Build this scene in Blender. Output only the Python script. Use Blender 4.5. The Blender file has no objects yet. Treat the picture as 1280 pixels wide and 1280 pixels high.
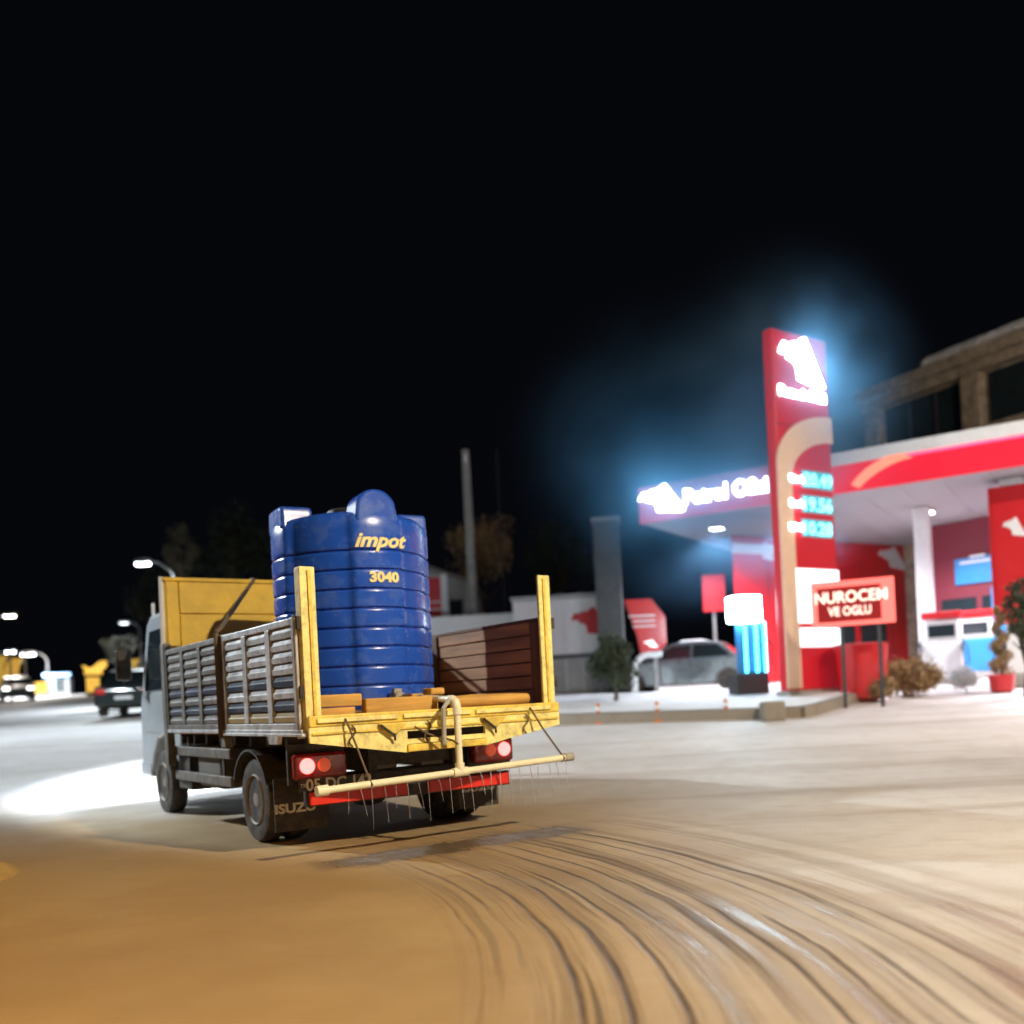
import bpy, bmesh, math, random
from mathutils import Vector, Matrix
random.seed(7)
S = bpy.context.scene
COL = S.collection
R = math.radians
# ------------------------------------------------------------------ camera
F, CY, ROLL, EYE = 1180.0, 870.0, 0.051, 1.21
cd = bpy.data.cameras.new('camera'); cam = bpy.data.objects.new('camera', cd); COL.objects.link(cam)
cd.sensor_fit = 'HORIZONTAL'; cd.sensor_width = 36.0; cd.lens = F / 1280 * 36
cd.shift_y = (CY - 640) / 1280
cd.clip_start = 0.05; cd.clip_end = 900
c_, s_ = math.cos(ROLL), math.sin(ROLL)
cam.matrix_world = Matrix(((c_, s_, 0, 0), (0, 0, -1, 0), (-s_, c_, 0, EYE), (0, 0, 0, 1)))
cd.dof.use_dof = True; cd.dof.focus_distance = 7.0
cd.dof.aperture_fstop = (cd.lens / 1000) / 0.048
S.camera = cam
# ------------------------------------------------------------------ world and exposure (clear night)
W = bpy.data.worlds.new('World'); S.world = W; W.use_nodes = True
bg = W.node_tree.nodes['Background']
bg.inputs[0].default_value = (0.55, 0.62, 1.0, 1); bg.inputs[1].default_value = 0.0032
S.view_settings.view_transform = 'Standard'; S.view_settings.look = 'None'
S.view_settings.exposure = 0; S.view_settings.gamma = 1; S.view_settings.use_curve_mapping = False

SODIUM = (1.0, 0.48, 0.09)
WARM = (1.0, 0.83, 0.60)
COOL = (0.82, 0.93, 1.0)
P_SODIUM, P_HEAD, P_LED, P_CEIL = 17500, 1100, 2300, 2500

def lamp(kind, name, loc, color, power, parent=None, aim=None, **kw):
    l = bpy.data.lights.new(name, kind); l.color = color; l.energy = power
    for k, v in kw.items(): setattr(l, k, v)
    o = bpy.data.objects.new(name, l); COL.objects.link(o); o.location = loc
    if parent: o.parent = parent
    if aim is not None: o.rotation_euler = Vector(aim).to_track_quat('-Z', 'Y').to_euler()
    return o
# ------------------------------------------------------------------ placing helpers (plain pinhole geometry)
def ray(px, py):
    dx, dy = px - 640, py - CY
    return (dx * c_ - dy * s_) / F, -(dx * s_ + dy * c_) / F
def at(px, py, d):
    u, v = ray(px, py)
    return Vector((u * d, d, EYE + v * d))
def on_plane(ox, oy, ang):
    n0, n1 = -math.sin(ang), math.cos(ang)
    def f(px, py):
        u, v = ray(px, py)
        d = (ox * n0 + oy * n1) / (u * n0 + n1)
        return (u * d - ox) * math.cos(ang) + (d - oy) * math.sin(ang), EYE + v * d
    return f
def sstep(a, b, x):
    t = min(1, max(0, (x - a) / (b - a))); return t * t * (3 - 2 * t)
_G = []
_z = 0.0
for i in range(0, 6000):
    y = i * 0.1
    sl = 0.065 * sstep(9.6, 13.4, y) - 0.017 * sstep(26, 30, y) - 0.05 * sstep(62, 72, y)
    _G.append(_z); _z += sl * 0.1
def G(y):
    if y <= 0: return 0.0
    k = min(5998, int(y / 0.1)); t = y / 0.1 - k
    return _G[k] * (1 - t) + _G[k + 1] * t
# ------------------------------------------------------------------ mesh builder
class MB:
    def __init__(s): s.v = []; s.f = []
    def add(s, vs, fs):
        o = len(s.v); s.v += [tuple(v) for v in vs]; s.f += [tuple(i + o for i in f) for f in fs]; return s
    def box(s, a, b):
        x0, y0, z0 = a; x1, y1, z1 = b
        return s.add([(x0, y0, z0), (x1, y0, z0), (x1, y1, z0), (x0, y1, z0), (x0, y0, z1), (x1, y0, z1), (x1, y1, z1), (x0, y1, z1)],
                     [(3, 2, 1, 0), (4, 5, 6, 7), (0, 1, 5, 4), (1, 2, 6, 5), (2, 3, 7, 6), (3, 0, 4, 7)])
    def obox(s, c, size, rot=(0, 0, 0)):
        from mathutils import Euler
        m = Euler(rot).to_matrix(); h = [k / 2 for k in size]
        o = len(s.v); t = MB().box((-h[0], -h[1], -h[2]), (h[0], h[1], h[2]))
        return s.add([m @ Vector(v) + Vector(c) for v in t.v], t.f)
    def prism(s, poly, axis, a0, a1):
        n = len(poly)
        def P(p, a):
            if axis == 'x': return (a, p[0], p[1])
            if axis == 'y': return (p[0], a, p[1])
            return (p[0], p[1], a)
        vs = [P(p, a0) for p in poly] + [P(p, a1) for p in poly]
        return s.add(vs, [tuple(range(n - 1, -1, -1)), tuple(range(n, 2 * n))] + [(i, (i + 1) % n, n + (i + 1) % n, n + i) for i in range(n)])
    def tube(s, path, r, n=8, cap=True):
        path = [Vector(p) for p in path]; m = len(path)
        rs = r if isinstance(r, (list, tuple)) else [r] * m
        rings = []; prev = None
        for i, p in enumerate(path):
            d = (path[min(i + 1, m - 1)] - path[max(i - 1, 0)]).normalized()
            if prev is None:
                a = d.orthogonal().normalized()
            else:
                a = (prev - d * prev.dot(d)).normalized()
            prev = a; b = d.cross(a)
            rings.append([p + (a * math.cos(2 * math.pi * k / n) + b * math.sin(2 * math.pi * k / n)) * rs[i] for k in range(n)])
        fs = []
        for i in range(m - 1):
            for k in range(n):
                fs.append((i * n + k, i * n + (k + 1) % n, (i + 1) * n + (k + 1) % n, (i + 1) * n + k))
        if cap:
            fs.append(tuple(range(n - 1, -1, -1))); fs.append(tuple((m - 1) * n + k for k in range(n)))
        return s.add([v for r_ in rings for v in r_], fs)
    def lathe(s, prof, n=32, axis='z', c=(0, 0, 0), rad=None):
        vs = []; fs = []
        for (r, z) in prof:
            for k in range(n):
                a = 2 * math.pi * k / n
                rr = r * (rad(a, z) if rad else 1)
                p = (rr * math.cos(a), rr * math.sin(a), z)
                if axis == 'x': p = (p[2], p[0], p[1])
                if axis == 'y': p = (p[0], p[2], p[1])
                vs.append((p[0] + c[0], p[1] + c[1], p[2] + c[2]))
        for i in range(len(prof) - 1):
            for k in range(n):
                fs.append((i * n + k, i * n + (k + 1) % n, (i + 1) * n + (k + 1) % n, (i + 1) * n + k))
        fs.append(tuple(range(n - 1, -1, -1))); fs.append(tuple((len(prof) - 1) * n + k for k in range(n)))
        return s.add(vs, fs)
    def mesh(s, name, mat, smooth=False):
        me = bpy.data.meshes.new(name); me.from_pydata(s.v, [], s.f); me.validate(); me.update()
        bm = bmesh.new(); bm.from_mesh(me); bmesh.ops.recalc_face_normals(bm, faces=bm.faces); bm.to_mesh(me); bm.free()
        if mat: me.materials.append(mat)
        if smooth:
            for p in me.polygons: p.use_smooth = True
            try: me.set_sharp_from_angle(angle=R(40))
            except Exception: pass
        return me
    def build(s, name, mat, parent=None, smooth=False, bevel=0, seg=2):
        o = bpy.data.objects.new(name, s.mesh(name, mat, smooth)); COL.objects.link(o)
        if parent: o.parent = parent
        if bevel:
            b = o.modifiers.new('bevel', 'BEVEL'); b.width = bevel; b.segments = seg; b.limit_method = 'ANGLE'; b.angle_limit = R(35)
        return o
def tag(o, label=None, cat=None, group=None, kind=None):
    if label: o['label'] = label
    if cat: o['category'] = cat
    if group: o['group'] = group
    if kind: o['kind'] = kind
    return o
def thing(name, label, cat, loc, rz=0, group=None):
    o = bpy.data.objects.new(name, None); COL.objects.link(o); o.empty_display_size = .2
    o.location = loc; o.rotation_euler = (0, 0, rz)
    return tag(o, label, cat, group)
def kids(o): return [c for c in bpy.data.objects if c.parent == o]
def copy_tree(o, parent=None):
    c = o.copy(); COL.objects.link(c)
    if parent: c.parent = parent
    for k in kids(o): copy_tree(k, c)
    return c
# ------------------------------------------------------------------ materials
def mat(name, col, rough=.6, metal=0, var=.25, scale=6, bump=0.1, bscale=None, dirt=None, dirt_amt=.4, dirt_scale=3, spec=.5, coat=0):
    m = bpy.data.materials.new(name); m.use_nodes = True; nt = m.node_tree; N = nt.nodes; L = nt.links
    b = N['Principled BSDF']; b.inputs['Metallic'].default_value = metal; b.inputs['Specular IOR Level'].default_value = spec
    if coat: b.inputs['Coat Weight'].default_value = coat; b.inputs['Coat Roughness'].default_value = .12
    tc = N.new('ShaderNodeTexCoord')
    nz = N.new('ShaderNodeTexNoise'); nz.inputs['Scale'].default_value = scale; nz.inputs['Detail'].default_value = 6; nz.inputs['Roughness'].default_value = .65
    L.new(tc.outputs['Object'], nz.inputs['Vector'])
    mr = N.new('ShaderNodeMapRange'); mr.inputs[1].default_value = .3; mr.inputs[2].default_value = .7; mr.inputs[3].default_value = 1 - var; mr.inputs[4].default_value = 1 + var * .5
    L.new(nz.outputs[0], mr.inputs[0])
    mx = N.new('ShaderNodeMix'); mx.data_type = 'RGBA'; mx.blend_type = 'MULTIPLY'; mx.inputs[0].default_value = 1
    mx.inputs[6].default_value = (*col, 1); L.new(mr.outputs[0], mx.inputs[7])
    out = mx.outputs[2]
    if dirt:
        n2 = N.new('ShaderNodeTexNoise'); n2.inputs['Scale'].default_value = dirt_scale; n2.inputs['Detail'].default_value = 9; n2.inputs['Roughness'].default_value = .75
        L.new(tc.outputs['Object'], n2.inputs['Vector'])
        m2 = N.new('ShaderNodeMapRange'); m2.inputs[1].default_value = .62 - dirt_amt * .4; m2.inputs[2].default_value = .78 - dirt_amt * .3; m2.inputs[4].default_value = min(1, dirt_amt * 1.6)
        L.new(n2.outputs[0], m2.inputs[0])
        m3 = N.new('ShaderNodeMix'); m3.data_type = 'RGBA'; L.new(m2.outputs[0], m3.inputs[0]); L.new(out, m3.inputs[6]); m3.inputs[7].default_value = (*dirt, 1)
        out = m3.outputs[2]
    L.new(out, b.inputs['Base Color'])
    rr = N.new('ShaderNodeMapRange'); rr.inputs[3].default_value = max(.03, rough - .12); rr.inputs[4].default_value = min(1, rough + .15)
    L.new(nz.outputs[0], rr.inputs[0]); L.new(rr.outputs[0], b.inputs['Roughness'])
    if bump:
        n3 = N.new('ShaderNodeTexNoise'); n3.inputs['Scale'].default_value = bscale or scale * 6; n3.inputs['Detail'].default_value = 4
        L.new(tc.outputs['Object'], n3.inputs['Vector'])
        bp = N.new('ShaderNodeBump'); bp.inputs['Strength'].default_value = bump; bp.inputs['Distance'].default_value = .02
        L.new(n3.outputs[0], bp.inputs['Height']); L.new(bp.outputs[0], b.inputs['Normal'])
    return m
def glow(name, col, strength, base=None):
    m = bpy.data.materials.new(name); m.use_nodes = True; b = m.node_tree.nodes['Principled BSDF']
    b.inputs['Base Color'].default_value = (*(base or col), 1); b.inputs['Roughness'].default_value = .4
    b.inputs['Emission Color'].default_value = (*col, 1); b.inputs['Emission Strength'].default_value = strength
    return m
def glass(name, col=(.02, .03, .035), rough=.06):
    return mat(name, col, rough, var=.2, scale=2, bump=0, spec=.8)
def wood(name, col, axis=1, rough=.7, dirt=None):
    m = mat(name, col, rough, var=.45, scale=4, bump=.25, bscale=30, dirt=dirt, dirt_amt=.35)
    nt = m.node_tree; tc = [n for n in nt.nodes if n.type == 'TEX_COORD'][0]
    mp = nt.nodes.new('ShaderNodeMapping'); sc = [9, 9, 9]; sc[axis] = .7; mp.inputs['Scale'].default_value = sc
    nt.links.new(tc.outputs['Object'], mp.inputs['Vector'])
    for l in list(nt.links):
        if l.from_node == tc and l.to_node != mp: nt.links.new(mp.outputs[0], l.to_socket)
    for n in nt.nodes:
        if n.type == 'TEX_NOISE': n.inputs['Scale'].default_value = 1.6
    return m
MUD = (.12, .10, .08)
M = dict(
 yellow=mat('yellow_paint', (.85, .62, .09), .5, var=.25, scale=5, dirt=(.30, .20, .07), dirt_amt=.42, dirt_scale=7),
 paleyellow=mat('pale_yellow_paint', (.90, .77, .28), .5, var=.2, scale=6, dirt=(.20, .14, .07), dirt_amt=.36, dirt_scale=9),
 ply=mat('yellow_plywood', (.80, .53, .05), .55, var=.22, scale=2.5, bump=.12, dirt=(.42, .25, .04), dirt_amt=.3, dirt_scale=2),
 steel=mat('grey_painted_steel', (.66, .67, .68), .40, metal=.15, var=.25, scale=7, dirt=MUD, dirt_amt=.4, dirt_scale=6),
 steeldirty=mat('muddy_steel', (.24, .225, .20), .55, metal=.2, var=.35, scale=7, dirt=MUD, dirt_amt=.62, dirt_scale=6),
 navy=mat('navy_stripe', (.010, .020, .060), .4, dirt=MUD, dirt_amt=.35, dirt_scale=6),
 tan=mat('tan_stripe', (.42, .30, .10), .5, dirt=MUD, dirt_amt=.35, dirt_scale=6),
 brownwood=wood('brown_board', (.46, .22, .10), 1),
 brownpost=wood('brown_stake', (.15, .065, .035), 2),
 timber=wood('orange_timber', (.60, .33, .07), 0),
 black=mat('black_chassis', (.03, .028, .027), .6, dirt=(.10, .085, .07), dirt_amt=.45, dirt_scale=8),
 greybox=mat('grey_undercarriage', (.17, .16, .145), .7, dirt=MUD, dirt_amt=.4),
 tyre=mat('tyre_rubber', (.035, .032, .03), .8, var=.4, scale=14, dirt=(.16, .13, .10), dirt_amt=.45, dirt_scale=9),
 rim=mat('dusty_rim', (.34, .30, .25), .6, metal=.2, dirt=(.15, .12, .09), dirt_amt=.45, dirt_scale=9),
 flap=mat('mudflap_rubber', (.035, .026, .022), .6, dirt=(.12, .09, .06), dirt_amt=.4, dirt_scale=7),
 white=mat('white_print', (.72, .68, .62), .6),
 cab=mat('cab_paint', (.40, .44, .47), .32, var=.12, dirt=(.20, .19, .18), dirt_amt=.32, coat=.3),
 glass=glass('dark_glass'),
 red=mat('red_reflector', (.70, .025, .012), .35, var=.12, bump=0, dirt=(.10, .03, .02), dirt_amt=.22, dirt_scale=9),
 redhouse=mat('red_lamp_housing', (.30, .012, .012), .25, var=.2, bump=0, coat=.4),
 pvc=mat('cream_pvc', (.78, .72, .50), .42, var=.12, bump=.04, dirt=(.45, .38, .22), dirt_amt=.25),
 pvcgrey=mat('grey_pvc', (.38, .36, .30), .45),
 rope=mat('rope_brown', (.14, .10, .06), .9),
 tank=mat('blue_polyethylene', (.016, .085, .50), .25, var=.15, scale=4, bump=.04, bscale=9, dirt=(.10, .16, .36), dirt_amt=.34, dirt_scale=4),
 tanktext=mat('cream_lettering', (.85, .72, .30), .5, var=.1, bump=0),
 snow=mat('snow_patch', (.70, .71, .73), .75, var=.2, scale=2, bump=.4, bscale=14),
 signlit=glow('backlit_sign_red', (1, .03, .07), .13, (.5, .012, .02)),
 concrete=mat('concrete', (.33, .32, .30), .85, var=.3, scale=3, dirt=(.18, .17, .15), dirt_amt=.3),
 kerb=mat('kerb_concrete', (.30, .26, .21), .85, var=.3, scale=3, dirt=(.14, .12, .10), dirt_amt=.4),
 galv=mat('galvanised', (.40, .41, .42), .45, metal=.5),
 darkmetal=mat('dark_metal', (.05, .05, .055), .5, metal=.3),
 signred=mat('sign_red', (.55, .014, .02), .35, var=.08, bump=0, coat=.3),
 signorange=mat('swoosh_cream', (.84, .62, .46), .4, var=.08, bump=0),
 white_panel=mat('white_cladding', (.74, .75, .77), .45, var=.08, bump=0),
 bluepanel=mat('blue_panel', (.03, .22, .50), .4, var=.1, bump=0),
 stone=mat('tan_stone', (.42, .34, .25), .9, var=.4, scale=5, bump=.6, bscale=16, dirt=(.12, .10, .08), dirt_amt=.45, dirt_scale=3),
 render=mat('grey_render', (.40, .41, .41), .85, var=.2, scale=2, dirt=(.22, .22, .21), dirt_amt=.3),
 rooftile=mat('roof_sheet', (.22, .21, .20), .7),
 leaf=mat('leaf_green', (.045, .060, .030), .7, var=.5, scale=3, bump=0),
 leafolive=mat('leaf_olive', (.085, .075, .035), .75, var=.5, scale=3, bump=0),
 leaftan=mat('leaf_dry_warm_lit', (.36, .24, .12), .8, var=.5, scale=5, bump=0),  # dry tan, with warm lamp light mixed into the leaf colour
 bark=mat('bark', (.07, .055, .04), .9),
 carsilver=mat('silver_car_paint', (.22, .25, .26), .28, metal=.4, var=.05, bump=0, coat=.5),
 cardark=mat('dark_car_paint', (.035, .045, .045), .3, metal=.3, var=.1, bump=0, coat=.5),
 orangeplastic=mat('orange_plastic', (.60, .16, .03), .5),
 g_white=glow('lit_sign_white', (.62, .90, 1.0), 40),
 g_cyan=glow('lit_digit_cyan', (.30, .86, .95), 2.0),
 g_panel=glow('lit_panel', (.75, .95, 1.0), 1.5),
 g_tube=glow('cyan_tube', (.08, .72, 1.0), 7.0),
 g_led=glow('led_head', COOL, 20),
 g_tail=glow('tail_lamp_lit', (1.0, .13, .12), 5),
 g_taildim=glow('tail_lamp_dim', (.9, .14, .06), .32),
 g_ledred=glow('led_red', (1.0, .12, .10), 1.0),
 g_ledframe=glow('led_frame_red', (1.0, .16, .14), 1.15),
 g_ledtext=glow('led_text', (1.0, .72, .62), 1.5),
 g_yellow=glow('lit_yellow', (1.0, .60, .10), 1.15),
 g_yellowdim=glow('lit_ornament', (.80, .48, .08), .5),
 g_blue=glow('lit_shop_blue', (.35, .60, 1.0), 1.2),
 g_strip=glow('canopy_strip_pink', (1.0, .05, .14), 2.2),
 g_ceil=glow('ceiling_lamp', (1, .97, .93), 22),
)
def text(name, body, size, m, parent, loc, rot, width=None, depth=.012, shear=0, bold=0.0, bend=None, align='LEFT'):
    cu = bpy.data.curves.new(name, 'FONT'); cu.body = body; cu.size = size; cu.extrude = depth / 2; cu.shear = shear; cu.offset = bold
    cu.align_x = align; cu.resolution_u = 3
    t = bpy.data.objects.new('tmp_text', cu); COL.objects.link(t)
    bpy.context.view_layer.update()
    dg = bpy.context.evaluated_depsgraph_get()
    me = bpy.data.meshes.new_from_object(t.evaluated_get(dg)); me.name = name
    bpy.data.objects.remove(t); bpy.data.curves.remove(cu)
    if width:
        xs = [v.co.x for v in me.vertices]; k = width / (max(xs) - min(xs)); x0 = min(xs)
        for v in me.vertices: v.co.x = (v.co.x - x0) * k
    if bend:
        for v in me.vertices: v.co = bend(v.co.copy())
    me.materials.clear(); me.materials.append(m)
    o = bpy.data.objects.new(name, me); COL.objects.link(o); o.parent = parent
    o.location = loc; o.rotation_euler = rot
    return o
# ================================================================== SETTING
# ---- snowy ground: one sheet to the horizon, with the turning tracks pressed into it
TC = Vector((-.58 - 7.5 * .825, 7.98 - 7.5 * .565))      # centre of the turning circle of the truck
def ground_material():
    m = bpy.data.materials.new('trodden_snow'); m.use_nodes = True; nt = m.node_tree; N = nt.nodes; L = nt.links
    b = N['Principled BSDF']
    def math_(op, a, b_=None, c=None):
        n = N.new('ShaderNodeMath'); n.operation = op
        for i, k in enumerate((a, b_, c)):
            if k is None: continue
            if isinstance(k, (int, float)): n.inputs[i].default_value = k
            else: L.new(k, n.inputs[i])
        return n.outputs[0]
    def rng(x, a0, a1, b0=0, b1=1, smooth=True):
        n = N.new('ShaderNodeMapRange'); n.interpolation_type = 'SMOOTHSTEP' if smooth else 'LINEAR'
        L.new(x, n.inputs[0])
        for i, k in enumerate((a0, a1, b0, b1)): n.inputs[i + 1].default_value = k
        return n.outputs[0]
    def noise(vec, scale, detail=5, rough=.6):
        n = N.new('ShaderNodeTexNoise'); n.inputs['Scale'].default_value = scale; n.inputs['Detail'].default_value = detail; n.inputs['Roughness'].default_value = rough
        L.new(vec, n.inputs['Vector']); return n.outputs[0]
    def mixc(f, a, c):
        n = N.new('ShaderNodeMix'); n.data_type = 'RGBA'
        L.new(f, n.inputs[0])
        for i, k in ((6, a), (7, c)):
            if isinstance(k, tuple): n.inputs[i].default_value = (*k, 1)
            else: L.new(k, n.inputs[i])
        return n.outputs[2]
    def comb(x, y, z=0.0):
        n = N.new('ShaderNodeCombineXYZ')
        for i, k in enumerate((x, y, z)):
            if isinstance(k, (int, float)): n.inputs[i].default_value = k
            else: L.new(k, n.inputs[i])
        return n.outputs[0]
    geo = N.new('ShaderNodeNewGeometry'); pos = geo.outputs['Position']
    sp = N.new('ShaderNodeSeparateXYZ'); L.new(pos, sp.inputs[0]); X, Y = sp.outputs[0], sp.outputs[1]
    dx = math_('SUBTRACT', X, TC.x); dy = math_('SUBTRACT', Y, TC.y)
    r0 = math_('SQRT', math_('ADD', math_('MULTIPLY', dx, dx), math_('MULTIPLY', dy, dy)))
    ang = math_('ARCTAN2', dy, dx)
    wob = noise(comb(X, Y), .9, 2)
    r = math_('ADD', r0, math_('MULTIPLY', math_('SUBTRACT', wob, .5), .06))
    # fine streaks along the arc (wheel and brine lines)
    st1 = noise(comb(math_('MULTIPLY', r, 5.0), math_('MULTIPLY', ang, 1.1)), 1.0, 4, .6)
    st2 = noise(comb(math_('MULTIPLY', r, 1.7), math_('MULTIPLY', ang, .8), 4.0), 1.0, 3, .5)
    st3 = noise(comb(math_('MULTIPLY', r, 11.0), math_('MULTIPLY', ang, 1.3), 2.0), 1.0, 3, .55)
    frac = math_('FRACT', math_('MULTIPLY', math_('ADD', r, math_('MULTIPLY', st2, .10)), 5.2))
    line = math_('SUBTRACT', 1.0, rng(math_('ABSOLUTE', math_('SUBTRACT', frac, .5)), .025, .11))
    line = math_('MULTIPLY', line, rng(noise(comb(math_('MULTIPLY', r, 2.3), math_('MULTIPLY', ang, 2.5), 9.0), 1.0, 2), .36, .54))
    rag = noise(comb(math_('MULTIPLY', r, 26.0), math_('MULTIPLY', ang, 16.0), 3.0), 1.0, 5, .7)
    line = math_('MULTIPLY', line, rng(rag, .34, .58, .25, 1))
    band = math_('MULTIPLY', rng(r0, 6.35, 7.0), rng(r0, 8.7, 9.9, 1, 0))
    arcm = math_('MULTIPLY', band, rng(ang, .50, .74, 1, 0))        # fades where the bar has just sprayed
    line = math_('MULTIPLY', math_('MULTIPLY', line, arcm), rng(r0, 8.2, 8.9, 1, .12))
    streak = math_('MULTIPLY', rng(st1, .44, .60), arcm)
    slush = math_('MULTIPLY', rng(st2, .46, .64), band)
    # splashed patch under the spray bar
    TX0, TY0, t_ = -1.60 + .825 * 1.21, 7.31 + .565 * 1.21, .601
    ex, ey = math_('SUBTRACT', X, TX0), math_('SUBTRACT', Y, TY0)
    yl = math_('ADD', math_('MULTIPLY', ex, -math.sin(t_)), math_('MULTIPLY', ey, math.cos(t_)))
    xl = math_('ADD', math_('MULTIPLY', ex, math.cos(t_)), math_('MULTIPLY', ey, math.sin(t_)))
    edge = math_('MULTIPLY', math_('SUBTRACT', noise(pos, 5.0, 6, .7), .5), 1.1)
    pud = math_('MULTIPLY', rng(math_('ABSOLUTE', math_('ADD', math_('ADD', yl, .22), math_('MULTIPLY', edge, .5))), .12, .36, 1, 0), rng(math_('ABSOLUTE', xl), 1.0, 1.45, 1, 0))
    # broad tracks of the cross traffic running sideways
    cr = noise(comb(math_('MULTIPLY', X, .045), math_('MULTIPLY', Y, .75), math_('MULTIPLY', X, .01)), 1.0, 5, .6)
    cross = math_('MULTIPLY', rng(cr, .50, .66), rng(Y, 4.0, 7.0))
    big = noise(pos, .35, 5); mid = noise(pos, 3.0, 6); fine = noise(pos, 60, 5, .75)
    base = mixc(rng(big, .35, .65), (.54, .52, .515), (.68, .67, .68))
    base = mixc(math_('MULTIPLY', rng(mid, .45, .75), .35), base, (.40, .34, .27))
    base = mixc(math_('MULTIPLY', rng(fine, .50, .70), .42), base, (.33, .27, .20))
    speck = noise(pos, 170, 3, .8)
    base = mixc(math_('MULTIPLY', rng(speck, .56, .72), .55), base, (.12, .085, .05))
    base = mixc(math_('MULTIPLY', rng(speck, .44, .30), .45), base, (.66, .60, .52))
    base = mixc(math_('MULTIPLY', cross, .42), base, (.34, .27, .22))
    sodium_grit = math_('MULTIPLY', rng(math_('ADD', Y, math_('MULTIPLY', wob, 3.0)), 11.0, 15.0, 1, 0), rng(X, -.3, 2.6, 1, .06))  # brown grit on the left, with the sodium lamp's orange put into its colour
    sodium_grit = math_('MULTIPLY', sodium_grit, rng(X, -6.0, 0.5, 1, .92))
    base = mixc(math_('MULTIPLY', sodium_grit, .95), base, mixc(rng(big, .4, .62), (.285, .17, .038), (.345, .215, .055)))
    base = mixc(math_('MULTIPLY', slush, .42), base, (.33, .26, .19))
    base = mixc(math_('MULTIPLY', streak, .62), base, (.22, .16, .10))
    base = mixc(math_('MULTIPLY', math_('MULTIPLY', rng(st3, .55, .66), arcm), .8), base, (.10, .07, .045))
    base = mixc(math_('MULTIPLY', line, .88), base, (.06, .042, .028))
    base = mixc(math_('MULTIPLY', pud, .72), base, (.10, .08, .06))
    L.new(base, b.inputs['Base Color'])
    glz = math_('MULTIPLY', math_('MULTIPLY', rng(st1, .46, .60), rng(r0, 7.2, 7.7)), math_('MULTIPLY', arcm, rng(Y, 6.0, 4.6)))
    wet = math_('MAXIMUM', math_('MAXIMUM', glz, pud), math_('MULTIPLY', line, .45))
    rgh = N.new('ShaderNodeMapRange'); L.new(wet, rgh.inputs[0]); rgh.inputs[3].default_value = .62; rgh.inputs[4].default_value = .10
    L.new(rgh.outputs[0], b.inputs['Roughness'])
    h = math_('ADD', math_('ADD', math_('MULTIPLY', fine, .35), math_('MULTIPLY', mid, .8)), math_('SUBTRACT', math_('MULTIPLY', big, 1.5), math_('ADD', math_('MULTIPLY', line, .9), math_('MULTIPLY', math_('ADD', streak, cross), .5))))
    bp = N.new('ShaderNodeBump'); L.new(math_('SUBTRACT', .5, math_('MULTIPLY', glz, .36)), bp.inputs['Strength']); bp.inputs['Distance'].default_value = .035
    L.new(h, bp.inputs['Height']); L.new(bp.outputs[0], b.inputs['Normal'])
    return m
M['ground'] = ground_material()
def axis_steps(pts):
    out = []
    for a, b, st in pts:
        n = max(1, int(round((b - a) / st)))
        out += [a + (b - a) * i / n for i in range(n)]
    out.append(pts[-1][1]); return out
from mathutils import noise as mnoise
def relief(x, y):
    rr = math.hypot(x - TC.x, y - TC.y)
    k = sstep(6.2, 7, rr) * (1 - sstep(8.6, 9.4, rr)) * (1 - sstep(7.4, 8.6, y))
    w = mnoise.noise((rr * 3.1, math.atan2(y - TC.y, x - TC.x) * .9, 2.0))
    near = 1 - sstep(9, 16, math.hypot(x, y))
    return near * (.012 * k * w + .010 * mnoise.noise((x * 1.3, y * 1.3, 5)) + .004 * mnoise.noise((x * 6, y * 6, 1))) \
        + .035 * mnoise.noise((x * .25, y * .25, 3)) * sstep(13, 17, y)
xs = axis_steps([(-260, -40, 20), (-40, -8, 1.5), (-8, -2, .25), (-2, 3, .06), (3, 9, .3), (9, 40, 1.5), (40, 260, 20)])
ys = axis_steps([(-60, 0, 4), (0, 2.5, .5), (2.5, 9, .06), (9, 16, .25), (16, 30, .7), (30, 90, 3), (90, 420, 22)])
g = MB()
g.v = [(x, y, G(y) + relief(x, y)) for y in ys for x in xs]
nx = len(xs)
g.f = [(j * nx + i, j * nx + i + 1, (j + 1) * nx + i + 1, (j + 1) * nx + i) for j in range(len(ys) - 1) for i in range(nx - 1)]
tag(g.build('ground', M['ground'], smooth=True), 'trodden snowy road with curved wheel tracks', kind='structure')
# ---- station pavement with a kerb
isl = [(-3.2, 20.7), (.99, 20.0), (5.3, 19.0), (5.74, 18.95), (6.1, 19.3), (9.2, 23.7), (9.0, 24.6), (-3.2, 26.4)]
def ring_mesh(poly, zoff, inset=0):
    return [(x, y, G(y) + zoff) for x, y in poly]
mb = MB(); n = len(isl)
mb.add([(x, y, G(y) + .235) for x, y in isl], [tuple(range(n))])
pv = mb.build('pavement', M['snow']); tag(pv, 'snow covered raised pavement of the filling station', kind='structure')
kb = MB()
path = isl
for i in range(n):
    a, b_ = Vector(path[i]), Vector(path[(i + 1) % n]); d = (b_ - a).normalized(); nn = Vector((d.y, -d.x)) * .13
    for (p, q) in ((a, b_),):
        kb.add([(p.x, p.y, G(p.y) - .3), (q.x, q.y, G(q.y) - .3), (q.x, q.y, G(q.y) + .22), (p.x, p.y, G(p.y) + .22),
                (p.x + nn.x, p.y + nn.y, G(p.y) - .3), (q.x + nn.x, q.y + nn.y, G(q.y) - .3), (q.x + nn.x, q.y + nn.y, G(q.y) + .21), (p.x + nn.x, p.y + nn.y, G(p.y) + .21)],
               [(4, 5, 6, 7), (7, 6, 2, 3), (0, 1, 2, 3), (0, 4, 7, 3), (1, 5, 6, 2)])
tag(kb.build('kerb', M['kerb']), 'concrete kerb round the station pavement', kind='structure')
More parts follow.
